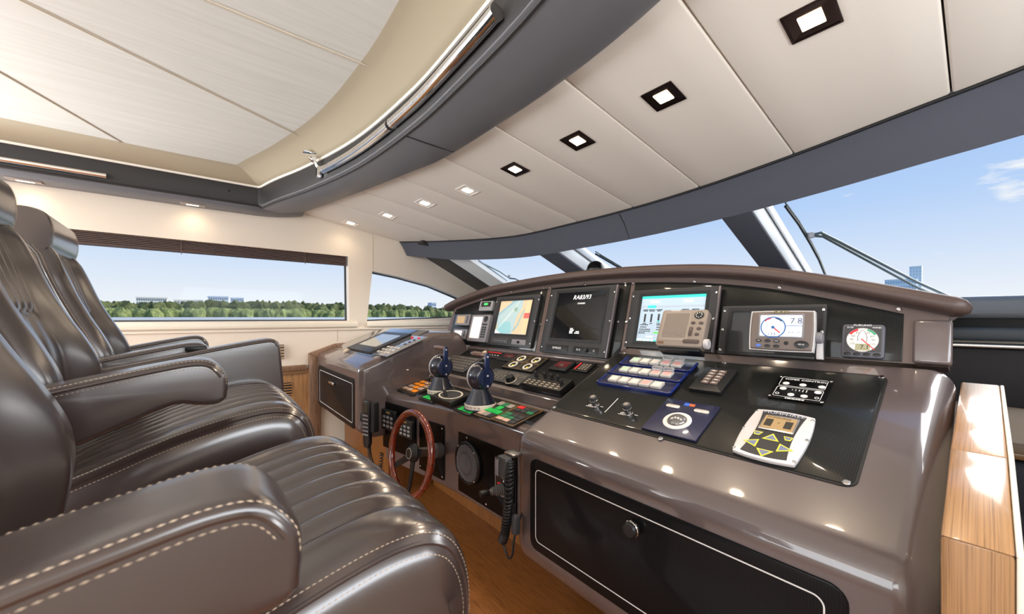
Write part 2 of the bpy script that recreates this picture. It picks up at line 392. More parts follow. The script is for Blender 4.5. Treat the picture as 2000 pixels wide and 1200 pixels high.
# ---- ceiling: outer roof, forward cream panels, sunroof tray
XB = [(-.5, .80), (.61, 1.023), (1.02, 1.068), (1.47, 1.076), (1.95, 1.066), (2.33, 1.008), (2.73, .945), (3.80, .753), (4.0, .70)]
XH = [(-.75, 1.72), (-.08, 1.96), (.07, 1.995), (.55, 2.11), (1.015, 2.19), (1.47, 2.231), (1.96, 2.236), (2.70, 2.195), (3.44, 1.939), (3.98, 1.683)]
XI = [(-.4, .40), (.35, .66), (.8, .745), (1.304, .779), (1.70, .785), (2.356, .735), (3.0, .60), (3.46, .465), (3.74, .40)]
SL = math.tan(R(9))
def xb(y): return interp(XB, y)
def xh(y): return interp(XH, y)
def xi(y): return interp(XI, y)
def zc(x): return .915-SL*(x-1.06)
def lsp(a, b, n): return [a+(b-a)*k/(n-1) for k in range(n)]
roof = [(-3.4, -.9), (1.2, -.9)]+[(xh(y)+.02, y) for y in lsp(-.85, 4.1, 20)]+[(1.2, 4.15), (-3.4, 4.15)]
cg = struct('ceiling', G().prism(roof, 1.20, 1.26), wallm, smooth=0)
joints = [-.78, -.40, .07, .55, 1.015, 1.472, 1.955, 2.43, 2.91, 3.39, 4.0]
for k in range(len(joints)-1):
    y0, y1 = joints[k]+.0025, joints[k+1]-.0025; rings = []
    ns = 5; nx = 9
    def edge(s, t):   # s along x, t along y, rounded lip along the joints
        y = y0+(y1-y0)*t; x = xb(y)-.01+(xh(y)+.012-xb(y))*s
        dy = min(y-y0, y1-y); lip = .006*max(0, 1-dy/.007)**2
        return Vector((x, y, zc(x)+lip))
    ts = [0, .006, .016, .25, .5, .75, .984, .994, 1]
    g = G(); vs = [edge(s, t) for s in lsp(0, 1, nx) for t in ts]+[edge(s, t)+Vector((0, 0, .03)) for s in lsp(0, 1, nx) for t in ts]
    n = len(ts); m = nx*n; fs = []
    for i in range(nx-1):
        for j in range(n-1):
            a = i*n+j; fs += [(a, a+1, a+n+1, a+n), (m+a, m+a+n, m+a+n+1, m+a+1)]
    bd = [j for j in range(n)]+[i*n+n-1 for i in range(1, nx)]+[(nx-1)*n+j for j in range(n-2, -1, -1)]+[i*n for i in range(nx-2, 0, -1)]
    for a, b in zip(bd, bd[1:]+bd[:1]): fs.append((a, b, b+m, a+m))
    part('headliner_panel', g.add(vs, fs), cream, cg, smooth=50)
g = G(); yy = lsp(-.8, 4.0, 24); g.loft([[(xb(y)-.02, y, zc(xb(y))+.02), (xh(y)+.01, y, zc(xh(y))+.02), (xh(y)+.01, y, zc(xh(y))+.045), (xb(y)-.02, y, zc(xb(y))+.045)] for y in yy])
part('headliner_light_stop', g, blackm, cg)  # black plate added to stop light leaking through the panel joints
# sunroof tray: flat radial panels and their beads, cove moulding
sc_ = Vector((-1.26, 1.75))
def sfx(y): return xi(y)-.085
reg = [(-2.6, -.12), (sfx(-.12), -.12)]+[(sfx(y), y) for y in lsp(0, 3.5, 24)]+[(sfx(3.535), 3.535), (-2.6, 3.535)]
def clip(poly, p, nrm):
    out = []
    for i in range(len(poly)):
        a = Vector(poly[i]); b = Vector(poly[(i+1) % len(poly)]); da = (a-p).dot(nrm); db = (b-p).dot(nrm)
        if da >= 0: out.append(tuple(a))
        if da*db < 0: out.append(tuple(a+(b-a)*(da/(da-db))))
    return out
angs = [-116, -63.5, -28.2, 0, 28.2, 63.5, 116, 244]
for k in range(len(angs)-1):
    p = list(reg); a0, a1 = R(angs[k]), R(angs[k+1])
    p = clip(p, sc_, Vector((-math.sin(a0), math.cos(a0)))); p = clip(p, sc_, Vector((math.sin(a1), -math.cos(a1))))
    if len(p) > 2: part('sunroof_panel', G().prism(p, 1.13, 1.16), linen, cg, smooth=0)
for a in angs[1:-1]:
    d = Vector((math.cos(R(a)), math.sin(R(a)))); t = 0.25
    while True:
        q = sc_+d*t
        if q.y > 3.53 or q.y < -.11 or q.x > sfx(q.y): break
        t += .02
    q0 = sc_+d*.25; q1 = sc_+d*(t-.02)
    part('bead', G().tube([(q0.x, q0.y, 1.131), (q1.x, q1.y, 1.131)], .007, 8), mat('bead_cream', 'D5CBB8', .45), cg)
def sweep_xy(path, sec, closed=False):
    # sec: list of (inward offset, z); path: list of (x, y), inward = left of travel
    rings = []
    for i, p in enumerate(path):
        a = Vector(path[max(i-1, 0)]); b = Vector(path[min(i+1, len(path)-1)]); d = (b-a).normalized(); nr = Vector((-d.y, d.x))
        if 0 < i < len(path)-1:
            d0 = (Vector(p)-a).normalized(); d1 = (b-Vector(p)).normalized(); c = max(.5, math.cos(d0.angle_signed(d1)/2)) if d0.length and d1.length else 1
        else: c = 1
        rings.append([(p[0]+nr.x*o/c, p[1]+nr.y*o/c, z) for o, z in sec])
    return rings
CORN = 3.74
tray = [(xi(y), y) for y in lsp(-.3, CORN-.03, 40)]+[(xi(CORN)-.02, CORN), (-.1, CORN), (-1.0, CORN), (-2.6, CORN)]
cove = [(.012*k, 1.064+.0) for k in (0, 1)]+[(.03, 1.066), (.045, 1.075), (.10, 1.098), (.15, 1.118), (.19, 1.126), (.215, 1.129), (.25, 1.133), (.25, 1.17), (0, 1.17)]
part('cove_moulding', G().loft(sweep_xy(tray, cove)), mould, cg, smooth=60)
part('tray_lip', G().loft(sweep_xy(tray, [(-.004, 1.05), (.014, 1.05), (.016, 1.066), (-.004, 1.07)])), mat('lip_white', 'EDE6DA', .4), cg)
# dark frame round the tray: upright faces, athwartships beam soffit, port soffit
fr1 = struct('trim_3', G().loft(sweep_xy(tray, [(0, .905), (.006, .915), (.006, 1.052), (-.03, 1.06), (-.03, .905)])), dark_leather, smooth=40, label='dark leather upright frame of the sunroof tray')
gb = G(); ys = lsp(-.6, 3.83, 40)
gb.loft([[(xi(y)-.004, y, .905), (xi(y)+.03, y, .893), ((xi(y)+xb(y))/2, y, .885+.02*max(0, y-3.2)), (xb(y)-.03, y, zc(xb(y))-.035), (xb(y), y, zc(xb(y))-.022), (xb(y), y, zc(xb(y))+.04), (xi(y)-.004, y, 1.0)] for y in ys])
bm_ = struct('trim_4', gb, grey_leather, smooth=50, label='curved grey leather beam across the ceiling')
yj = 1.78
part('seam', G().tube([(xi(yj)+.01, yj+.02, .8945), ((xi(yj)+xb(yj))/2, yj+.01, .884), (xb(yj)-.02, yj, zc(xb(yj))-.033)], .0035, 6), blackm, bm_)
part('piping', G().tube([(xi(y)+.012, y, .899) for y in ys], .007, 8), dark_leather, bm_)
gs = G(); rings = []
for x in lsp(-2.7, .74, 40):
    k = max(0, (x-.36)/.38); yi = CORN-.004+k*.07; zo = .882+.05*k*k; zi = .905+.045*k
    rings.append([(x, yi, zi), (x, yi+.02, zi-.022+.01*k), (x, (yi+WY)/2, zo-.008), (x, WY-.002, zo), (x, WY-.002, 1.15), (x, yi, 1.0+.15*0)])
gs.loft(rings)
sf = struct('trim_5', gs, grey_leather, smooth=50, label='grey leather soffit along the port side')
part('piping', G().tube([(x, CORN-.006, .907) for x in lsp(-2.7, .42, 20)]+[(.55, CORN+.03, .915), (.74, CORN+.066, .945)], .008, 8), dark_leather, sf)
part('button', G().lathe([(.008, 0), (.008, .004), (.0001, .006)], Matrix.Translation((.19, CORN-.008, .99)) @ Matrix.Rotation(R(90), 4, 'X'), 10), blackm, sf)
# windscreen header, curved band
ZL, XL = .19, .085
gh = G(); ysh = lsp(-.75, 3.98, 44); rings = []
for y in ysh:
    x = xh(y); z = zc(x); q = max(0, (y-3.4)/.58)
    dz = ZL*(1-.25*q); dx = XL
    rings.append([(x+.008, y, z+.03), (x+.002, y, z-.004), (x+.012, y, z-.016), (x+dx*.5, y, z-dz*.45), (x+dx, y, z-dz), (x+dx+.05, y, z-dz+.10), (x+.15, y, z+.05)])
gh.loft(rings)
hd = struct('trim_6', gh, header_m, smooth=50, label='dark fabric header above the windscreen')
part('piping', G().tube([(xh(y)+.004, y, zc(xh(y))-.006) for y in ysh], .007, 8), blackm, hd)
for y in (1.585,):
    x = xh(y); z = zc(x); part('seam', G().tube([(x+.008, y, z-.018), (x+XL*.5-.001, y-.02, z-ZL*.45), (x+XL-.001, y-.035, z-ZL+.004)], .003, 6), blackm, hd)
# ---- windscreen: panes between mullions
GS = 21.5; gd = Vector((math.cos(R(GS)), 0, -math.sin(R(GS)))); gn = Vector((math.sin(R(GS)), 0, math.cos(R(GS)))); GLEN = 1.62
def hl(y): x = xh(y); return Vector((x+XL, y, zc(x)-ZL*(1-.25*max(0, (y-3.4)/.58))))
def bar(y0, y1, n0, n1, l0=.0, l1=GLEN):
    g = G(); A = hl((y0+y1)/2); A = Vector((A.x, 0, A.z))
    rr = []
    for l in (l0, l1):
        c = A+gd*l; rr.append([c+Vector((0, y, 0))+gn*n for y, n in ((y0, n0), (y1, n0), (y1, n1), (y0, n1))])
    return g.loft(rr)
silver = mat('mullion_silver', 'DFE2E0', .45)
fibre = mat('white_gelcoat', 'E6EAEC', .3, coat=.3)
for i, (ya, yb) in enumerate(((-.30, .77), (.92, 2.25), (2.45, 3.42))):
    wn = struct('window_%d' % (i+3), bar(ya-.02, yb+.02, .105, .13, GLEN-.03, GLEN), blackm)
    g = G()
    vs = []; nn = 9
    for y in lsp(ya-.015, yb+.015, nn): vs += [hl(y)+gn*.125-gd*.04, hl(y)+gn*.125+gd*GLEN]
    g.add(vs, [(2*k, 2*k+1, 2*k+3, 2*k+2) for k in range(nn-1)])
    part('pane', g, glassw, wn)
for i, (ya, yb) in enumerate(((.77, .92), (2.25, 2.45))):
    mu = struct('trim_%d' % (7+i), bar(ya, yb, .02, .13), silver, bev=.01, label='windscreen mullion with silver side')
    part('padded_cover', bar(ya-.002, yb+.002, 0, .022), header_m, mu, bev=.006)
    part('outer_moulding', bar(ya-.004, yb+.004, .132, .215), fibre, mu, bev=.02)
    part('rubber_seal', bar(ya-.006, ya-.001, .124, .134), blackm, mu)
# port and starboard windscreen pillars
def pillar(name, yw, y1, y2, sgn, lab):
    e = [Vector((1.80, yw, .768)), Vector((2.0, yw, .673)), Vector((2.33, yw, .516)), Vector((2.69, yw, .338)), Vector((3.45, yw, -.06))]
    d0 = Vector((0, 0, .012)); g = G(); rr = []
    for k, p in enumerate(e):
        w = .55+.45*min(1, k/1.0)
        rr.append([p+Vector((0, 0, 0)), Vector((p.x, y1, p.z+.005)), Vector((p.x, y1, p.z+.05)), Vector((p.x, yw+sgn*.1, p.z+.06))])
    o = struct(name, g.loft(rr), dark_leather, smooth=40, label=lab)
    g = G(); g.loft([[Vector((p.x, y1, p.z+.006)), Vector((p.x, y2, p.z+.035)), Vector((p.x, y2, p.z+.08)), Vector((p.x, y1, p.z+.05))] for p in [Vector((2.08, yw, .634))]+e[2:]])
    part('silver_reveal', g, silver, o); return o
pillar('trim_9', WY-.002, 3.66, 3.42, 1, 'dark leather port windscreen pillar')
pillar('trim_10', -.74, -.50, -.30, -1, 'dark leather starboard windscreen pillar')
# ---- starboard wall (beside the camera), aft bulkhead, forward bulkhead
sw = [(-.2, -.02), (1.9, -.02), (1.7, .55), (-.2, .60)]
struct('wall_right', G().holed([(p[0], p[1]) for p in wout], [sw], -.84, -.74, XZ), wallm, smooth=0)
wf = struct('window_6', G().holed(insetp(sw, -.012), [insetp(sw, .012)], -.82, -.80, XZ), dgrey, smooth=0)
part('pane', G().prism(sw, -.812, -.808, XZ), glassw, wf, smooth=0)
YZ = Matrix(((0, 0, 1, 0), (1, 0, 0, 0), (0, 1, 0, 0), (0, 0, 0, 1)))
struct('wall_back', G().holed([(-.84, -1.3), (4.12, -1.3), (4.12, 1.2), (-.84, 1.2)], [[(-.3, -.45), (3.6, -.45), (3.6, .95), (-.3, .95)]], -3.46, -3.4, YZ), wallm, smooth=0)
fb = struct('wall_front', G().box((3.5, 1.6, -.68), (.1, 4.9, 1.24)), wallm)
pad = struct('trim_11', G().box((3.42, 1.2, .055), (.16, 4.1, .125)), mat('grey_vinyl', '75797C', .45), bev=.03, seg=4, label='grey padded ledge below the windscreen')
part('recess', G().box((3.44, 1.2, -.03), (.10, 4.1, .06)), blackm, pad)
part('pad_band', G().box((3.43, 1.2, -.092), (.14, 4.1, .075)), mat('grey_vinyl_dark', '565B5D', .5), pad, bev=.02, seg=3)
part('glare_edge', G().box((3.39, 1.2, -.155), (.24, 4.1, .022)), steel, pad, bev=.006)  # shelf edge; bright metal stands for the glare along its top
part('panel', G().box((3.41, 1.2, -.325), (.12, 4.1, .31)), mat('panel_charcoal', '3B393B', .6), pad, bev=.01)
part('wood_shelf', G().box((3.33, 1.2, -.70), (.30, 4.1, .03)), oak, pad, bev=.004)
# ================================================================== HELM CHAIRS
def catmull(pts, n):
    pts = [Vector(p) for p in pts]; out = []; m = len(pts)
    for i in range(n):
        t = i/(n-1)*(m-1); k = min(int(t), m-2); f = t-k
        p0 = pts[max(k-1, 0)]; p1 = pts[k]; p2 = pts[k+1]; p3 = pts[min(k+2, m-1)]
        out.append(.5*((2*p1)+(p2-p0)*f+(2*p0-5*p1+4*p2-p3)*f*f+(3*p1-p0-3*p2+p3)*f**3))
    return out
def sst(a, b, x):
    t = max(0, min(1, (x-a)/(b-a))); return t*t*(3-2*t)
def stitches(g, pts, nrm, step=.0078, ln=.0070, r=.0010):
    # short raised threads laid along a polyline
    pts = [Vector(p) for p in pts]; acc = 0
    for a, b in zip(pts, pts[1:]):
        d = b-a; l = d.length
        if l < 1e-6: continue
        d /= l; w = d.cross(nrm).normalized(); u = w.cross(d)
        s = step-acc if acc else 0
        while s < l:
            c = a+d*s; e = ln/2
            vs = [c-d*e, c+w*r+d*0, c+u*r*1.3, c-w*r, c+d*e]
            g.add(vs, [(0, 1, 2), (0, 2, 3), (4, 2, 1), (4, 3, 2)]); s += step
        acc = (acc+l) % step
def flute(t, n): return abs(math.sin(math.pi*t*n))**.55
def chair(name, label, loc, far_arm='slim', near_arm=True, adx=0):
    # chair coordinates: origin on the sole below the seat, x forward, y to port; z given relative to eye level then shifted
    ch = thing(name, label, 'chair', Matrix.Translation(loc), 'leather helm chairs in a row')
    Z0 = 1.3
    def V(x, y, z): return Vector((x, y, z+Z0))
    hw = .345; fw = .215; nf = 6
    # --- cushion: swept across y along a side profile
    top = catmull([(-.36, 0, -.44), (-.21, 0, -.392), (-.05, 0, -.335), (.10, 0, -.298), (.19, 0, -.292), (.245, 0, -.315), (.275, 0, -.365), (.285, 0, -.43), (.275, 0, -.50)], 56)
    ring_t = []
    for k in range(6): ring_t.append((-1, k/5))           # near side going up
    for k in range(1, 100): ring_t.append((0, k/100))
    for k in range(6): ring_t.append((1, 1-k/5))
    def cush(s, kind, q):
        f = s*(len(top)-1); i = min(int(f), len(top)-2); p = top[i].lerp(top[i+1], f-i); d = (top[i+1]-top[i]).normalized(); nr = Vector((-d.z, 0, d.x))
        if kind == 0:
            y = -hw+2*hw*q; ay = abs(y); e = max(0, (ay-(hw-.05))/.05); rd = -.045*(1-math.sqrt(max(0, 1-e*e)))
            h = .012*sst(.0, .05, hw-ay)
            if ay < fw:
                tt = (y+fw)/(2*fw)*nf; m = sst(.04, .14, s)*(1-sst(.90, .985, s))
                h += m*(.022*flute(tt % 1, 1)-.016)
            else: h += .006*math.sin(math.pi*(ay-fw)/(hw-fw))
            h += .010*math.cos(y/hw*1.5)*sst(0, .3, s)
            return p+nr*(h+rd)+Vector((0, y, Z0))
        sg = kind; y = sg*hw; b = Vector((p.x, 0, p.z))+nr*(-.045)
        bot = Vector((p.x*.96, 0, -.52 if p.z > -.51 else p.z-.02)); c = b.lerp(bot, 1-q)
        return c+Vector((0, y+sg*(.006*math.sin(math.pi*q)), Z0))
    ns = 56; rings = [[cush(i/(ns-1), k, q) for k, q in ring_t] for i in range(ns)]
    g = G().loft(rings, closed=True, caps=True); part('seat_cushion', g, leather_d, ch, smooth=80)
    g = G()
    for sg in (-1, 1):
        for off in (.010, .030):
            ln = [cush(s, 0, .5+sg*(.5-off/(2*hw))) for s in lsp(.10, .93, 60)]
            ln = [p+Vector((0, 0, .0012)) for p in ln]; stitches(g, ln, Vector((0, 0, 1)))
        part('piping', G().tube([cush(s, 0, .5+sg*(.5-.020/(2*hw)))+Vector((0, 0, .0005)) for s in lsp(.10, .97, 50)], .0035, 6), leather, ch)
    for off in (.70, .735):
        ln = [cush(off, 0, q)+Vector((.001, 0, .0008)) for q in lsp(.03, .97, 70)]
    fr_ = [cush(.905, 0, q)+Vector((.001, 0, .0005)) for q in lsp(.04, .96, 70)]; stitches(g, fr_, Vector((.7, 0, .7)))
    fr_ = [cush(.93, 0, q)+Vector((.0015, 0, .0003)) for q in lsp(.04, .96, 70)]; stitches(g, fr_, Vector((.7, 0, .7)))
    part('stitching', g, thread, ch, smooth=0, kind='stuff')
    # --- shell and pedestal
    part('seat_base', G().box((-.03, 0, .745), (.56, .57, .07)), leather, ch, bev=.02, seg=3)
    part('pedestal', G().lathe([(.20, .0), (.20, .02), (.09, .05), (.075, .10), (.075, .66), (.16, .70), (.16, .712)], Matrix.Translation((-.03, 0, 0)), 28), black, ch)
    # --- backrest: bolsters stand proud of the fluted centre
    BP = [(-.42, -.295), (-.30, -.268), (-.22, -.257), (-.15, -.264), (-.07, -.296), (.0, -.331), (.086, -.368), (.2, -.408), (.31, -.446)]
    CP = [(-.42, -.335), (-.30, -.335), (-.2, -.333), (-.1, -.345), (.0, -.382), (.1, -.415), (.2, -.445), (.31, -.475)]
    def bw(s): return .292-.030*sst(.35, .75, s)-.045*sst(.80, 1, s)
    def back(s, y01, front=True):
        z = -.42+.73*s; w = bw(s); y = w*y01; ay = abs(y01); xb_ = interp(BP, z); xc_ = interp(CP, z)
        sh = .02*sst(.90, 1, s)                              # shoulders roll back at the top
        if front:
            k = sst(.46, .80, ay); x = xc_+(xb_-xc_)*k
            e = max(0, (ay-.87)/.13); x -= .035*(1-math.sqrt(max(0, 1-e*e)))
            if ay < .52:
                if z > .015:
                    tt = (y01+.52)/1.04*5; m = sst(.015, .03, z)*(1-sst(.25, .31, z)); x += m*(.020*flute(tt % 1, 1)-.010)
                else:
                    tt = (y01+.52)/1.04*3; m = (1-sst(.0, .015, z)); x += m*(.016*flute(tt % 1, 1)**.7-.008)
            return Vector((x-sh*ay**2, y, z+Z0))
        return Vector((interp([(-.42, -.44), (-.2, -.45), (.0, -.475), (.31, -.555)], z), y*.97, z+Z0))
    cols = [(-1+2*k/120, True) for k in range(121)]+[(1-2*k/12, False) for k in range(13)]
    nb = 48; g = G().loft([[back(i/(nb-1), c, fr_) for c, fr_ in cols] for i in range(nb)]); part('backrest', g, leather, ch, smooth=75)
    g = G()
    for sg in (-1, 1):
        pg = G()
        for dd in (.004, .022):
            ln = []
            for s in lsp(.12, .99, 60):
                a = back(s, sg, True); b = back(s, sg, False); ln.append(a+(b-a).normalized()*dd+Vector((0, sg*.0010, 0)))
            stitches(g, ln, Vector((0, sg, 0)))
        ln = []
        for s in lsp(.03, .99, 40):
            a = back(s, sg, True); b = back(s, sg, False); ln.append(a+(b-a).normalized()*.013)
        pg.tube(ln, .0035, 6); part('piping', pg, leather_d, ch)
    part('stitching', g, thread, ch, smooth=0, kind='stuff')
    # --- headrest
    hp = catmull([(-.470, 0, .255), (-.446, 0, .278), (-.437, 0, .325), (-.440, 0, .375), (-.458, 0, .415), (-.50, 0, .432), (-.55, 0, .428), (-.580, 0, .395), (-.588, 0, .31), (-.578, 0, .20), (-.52, 0, .17), (-.485, 0, .20)], 44)
    cxh = sum(p.x for p in hp)/44; czh = sum(p.z for p in hp)/44; rings = []; HW = .222
    def hring(t):
        w = HW*math.copysign(abs(t)**.8, t); q = max(0, (abs(w)/HW-.94)/.06); e = .94+.06*math.sqrt(max(0, 1-q*q)); return w, e
    for k in range(25):
        w, e = hring(-1+2*k/24)
        rings.append([(cxh+(p.x-cxh)*e, w, czh+(p.z-czh)*(.35+.65*e)+Z0) for p in hp])
    part('headrest', G().loft(rings), leather, ch, smooth=42)
    g = G()
    for sg in (-1, 1):
        for tt in (.88, .935):
            w, e = hring(sg*tt)
            ln = [Vector((cxh+(p.x-cxh)*(e+.006), w, czh+(p.z-czh)*(.35+.65*e+.006)+Z0)) for p in hp[2:36]]; stitches(g, ln, Vector((1, 0, .2)))
    part('stitching', g, thread, ch, smooth=0, kind='stuff')
    # --- armrests
    def arm(yc, kind):
        w = .064 if kind == 'slim' else .055
        if kind == 'slim':
            up = catmull([(-.34, 0, -.170), (-.22, 0, -.145), (-.08, 0, -.118), (-.01, 0, -.108), (.03, 0, -.116), (.058, 0, -.150), (.062, 0, -.185)], 26)
            lo = catmull([(.060, 0, -.212), (.04, 0, -.226), (.0, 0, -.224), (-.05, 0, -.218), (-.16, 0, -.265), (-.34, 0, -.34)], 18)
        else:
            up = catmull([(-.38, 0, -.205), (-.22, 0, -.178), (.0, 0, -.135), (.20, 0, -.100), (.262, 0, -.098), (.286, 0, -.125), (.292, 0, -.19)], 26)
            lo = catmull([(.302, 0, -.31), (.296, 0, -.372), (.262, 0, -.392), (.0, 0, -.425), (-.20, 0, -.445), (-.38, 0, -.46)], 18)
        up = [p+Vector((adx, 0, 0)) for p in up]; lo = [p+Vector((adx, 0, 0)) for p in lo]
        out = up+lo; cx = sum(p.x for p in out)/len(out); cz = sum(p.z for p in out)/len(out)
        INS = .013
        def ring(sn):
            ins = INS*(1-math.sqrt(max(0, 1-max(0, (abs(sn)-.74)/.26)**2))); rr = []
            for j, p in enumerate(out):
                a = out[j-1]; b = out[(j+1) % len(out)]; d = (b-a).normalized(); nn = Vector((d.z, 0, -d.x))
                rr.append(Vector((p.x, yc+w*sn, p.z+Z0))+nn*ins)
            return rr
        sns = [-1, -.985, -.95, -.90, -.84, -.74, -.4, 0, .4, .74, .84, .90, .95, .985, 1]
        g = G().loft([ring(q) for q in sns], caps=False)
        for q in (-1, 1):
            rr = ring(q); tri = tessellate_polygon([[Vector((p.x, p.z, 0)) for p in rr]]); g.add(rr, [tuple(t_) for t_ in tri])
        part('armrest', g, leather, ch, smooth=50)
        g = G(); nu = len(up)
        for sg in (-1, 1):
            ln = [p+Vector((0, 0, .0008)) for p in ring(sg*.92)[2:nu-1]]; stitches(g, ln, Vector((0, sg*.3, 1)))
            ed = ring(sg)[1:nu-4]; ln = []
            for k in range(1, len(ed)-1):
                d = (ed[k+1]-ed[k-1]).normalized(); ln.append(ed[k]+Vector((d.z, 0, -d.x))*.008+Vector((0, sg*.0008, 0)))
            stitches(g, ln, Vector((0, sg, 0)))
            part('piping', G().tube([p+Vector((0, sg*.0005, 0)) for p in ed], .0034, 6), leather_d, ch)
        part('stitching', g, thread, ch, smooth=0, kind='stuff')
        if kind != 'slim':
            g = G().box((-.005, yc+.0, -.128+Z0), (.07, .045, .022)); part('control_pad', g, black, ch, bev=.006)
    if near_arm: arm(-.385, 'slim')
    if far_arm: arm(.385 if far_arm == 'slim' else .345, far_arm)
    return ch
chair('helm_chair', 'brown leather helm chair nearest the camera, in the left foreground', (.07, .88, -1.36), far_arm=None, adx=-.048)
chair('helm_chair', 'middle brown leather helm chair with deep boxy far armrest', (0, 1.70, -1.3), far_arm='deep')
chair('helm_chair', 'far brown leather helm chair next to the long side window', (-.01, 2.56, -1.3))
# ================================================================== HELM CONSOLE
def body_y(prof, y0, y1): return G().prism(prof, y0, y1, XZ)
FDESK = Fr((1.0, 0, -.472), 23.7)
FDASH = Fr((1.80, 0, -.12), 74.7)
FLOW = Fr((1.13, 0, -.541), 12)
FUP = Fr((1.42, 0, -.417), 25.2)
FLEFT = Fr((.89, 0, -.333), 21.5)
# ---- starboard pod
rp = thing('console_pod', 'large glossy taupe console pod with black drop-down door, right foreground', 'console', (1.4, .64, -1.03))
part('body', body_y([(1.0, -.955), (1.0, -.472), (1.70, -.165), (1.785, -.152), (1.785, -1.03), (1.13, -1.03)], .05, 1.215), podm, rp, world=True, bev=.058, seg=7, smooth=60)
MD = Fr((1.0, 0, 0), 90)      # aft face: a = -y, b = z
def plate(g, w, h, r, cx, cy, z0, z1, n=6): return g.prism(rrect(w, h, r, n, cx, cy), z0, z1)
dr = part('door', plate(G(), .94, .345, .035, -.638, -.713, -.004, .005).__class__() , blackg, rp) if False else None
def on(fr, g):               # geometry drawn in a work-surface frame -> world
    M = fr.M(); g.v = [M @ v for v in g.v]; return g
door = part('door', on(MD, plate(G(), .94, .345, .035, -.638, -.713, -.004, .006)), carbg, rp, world=True, bev=.003)
wl_o = rrect(.872, .276, .022, 6, -.641, -.713); wl_i = rrect(.866, .270, .019, 6, -.641, -.713)
part('white_line', on(MD, G().holed(wl_o, [wl_i], .006, .0066)), white, door, world=True, smooth=0)
kn = G().lathe([(.012, 0), (.012, .012), (.021, .016), (.022, .034), (.018, .040), (.0001, .041)], MD.M(-.643, -.612, .006), 24)
k_ = part('knob', kn, black, door, world=True)
part('knob_ring', G().lathe([(.0225, .020), (.024, .022), (.024, .027), (.0225, .029)], MD.M(-.643, -.612, .006), 24, caps=False), chrome, k_, world=True)
a0, b0, w_, h_ = FDESK.rect((1205, 693), (1735, 737), (1662, 950), (1073, 799))
DKA, DKB = a0, b0
dp = part('desk_panel', on(FDESK, plate(G(), w_, h_, .022, a0, b0, -.004, .004)), carb, rp, world=True, bev=.0015)
# the weave reads in the panel's own axes: give the panel its own frame
def own_frame(o, fr, h=0):
    M = fr.M(0, 0, h); Pi = W[o.parent].inverted() @ M
    for v in o.data.vertices: v.co = Pi.inverted() @ v.co
    o.matrix_local = Pi; W[o] = M
own_frame(dp, FDESK); own_frame(door, MD)
for c in door.children: c.matrix_parent_inverse = I4()
for c in list(door.children): c.matrix_local = (W[rp].inverted() @ MD.M()).inverted() @ I4()
part('panel_gasket', on(FDESK, G().holed(rrect(w_+.012, h_+.012, .028, 6, a0, b0), [rrect(w_-.001, h_-.001, .022, 6, a0, b0)], -.004, .0025)), blackm, rp, world=True)
for u, v in ((1083, 796), (1290, 857), (1653, 943), (1722, 737), (1415, 709), (1219, 690)):
    a, b = FDESK.px(u, v, .004); part('screw', G().lathe([(.0085, 0), (.0085, .001), (.006, .003), (.0001, .003)], FDESK.M(a, b, .004), 14), chrome, rp, world=True)
# ---- port pod
lp = thing('console_pod', 'glossy taupe console pod beside port wall with small drop-down door', 'console', (1.3, 3.3, -.86))
part('body', body_y([(.86, -.80), (.86, -.345), (1.43, -.121), (1.68, -.125), (1.755, -.24), (1.755, -.86), (.97, -.86)], 2.72, 3.94), podm, lp, world=True, bev=.045, seg=6, smooth=60)
ML = Fr((.86, 0, 0), 90)
ld = part('door', on(ML, plate(G(), 1.04, .36, .03, -3.33, -.615, -.004, .005)), carbg, lp, world=True, bev=.003)
part('white_line', on(ML, G().holed(rrect(.95, .285, .02, 6, -3.32, -.615), [rrect(.943, .278, .017, 6, -3.32, -.615)], .005, .0056)), white, ld, world=True, smooth=0)
hg = G().box((-3.35, -.535, .018), (.14, .022, .02)); part('handle', on(ML, hg), chrome, ld, world=True, bev=.006, seg=3)
a, b, w, h = FLEFT.rect((757, 644), (850, 652), (708, 716), (622, 702))
lpan = part('top_panel', on(FLEFT, plate(G(), 1.0, .50, .03, -3.33, .36, -.004, .004)), mat('smoked_panel', '3A393B', .16, coat=1.0, coatr=.03), lp, world=True, bev=.0015)
# ---- centre console, bowed in plan
XC = [(1.1, 1.185), (1.4, 1.182), (1.81, 1.17), (2.15, 1.14), (2.73, 1.05), (2.9, 1.02)]
def xc(y): return interp(XC, y)
cc = thing('centre_console', 'low taupe centre console between the two pods, carrying throttles and switch panels', 'console', (1.3, 1.95, -1.3))
rings = []
for y in lsp(1.217, 2.718, 30):
    x = xc(y); rr = [(x+.03, y, -1.03)]
    rr += [(x+.012-.012*math.sin(R(90*k/4)), y, -1.022+.012*(1-math.cos(R(90*k/4)))) for k in range(5)]
    rr += [(x, y, -.60)]
    rr += [(x+.032-.032*math.cos(R(90*k/6)), y, -.575+(x+.032-1.13)*.2126+.032*math.sin(R(90*k/6))) for k in range(7)]
    rr += [(x+.06, y, -.541+(x+.06-1.13)*.2126), (1.395, y, -.485), (1.405, y, -.48), (1.41, y, -.425), (1.42, y, -.417), (1.752, y, -.2605), (1.756, y, -.275), (1.756, y, -1.03)]
    rings.append(rr)
part('body', G().loft(rings), podm, cc, world=True, smooth=40)
kickm = wood('kick_teak', '7E4E22', '5A3214', (160, 160, 6), .45, .25)
dkm = mat('deck_charcoal', '121315', .5, spec=.15)
ylo, yhi = 1.24, 2.69
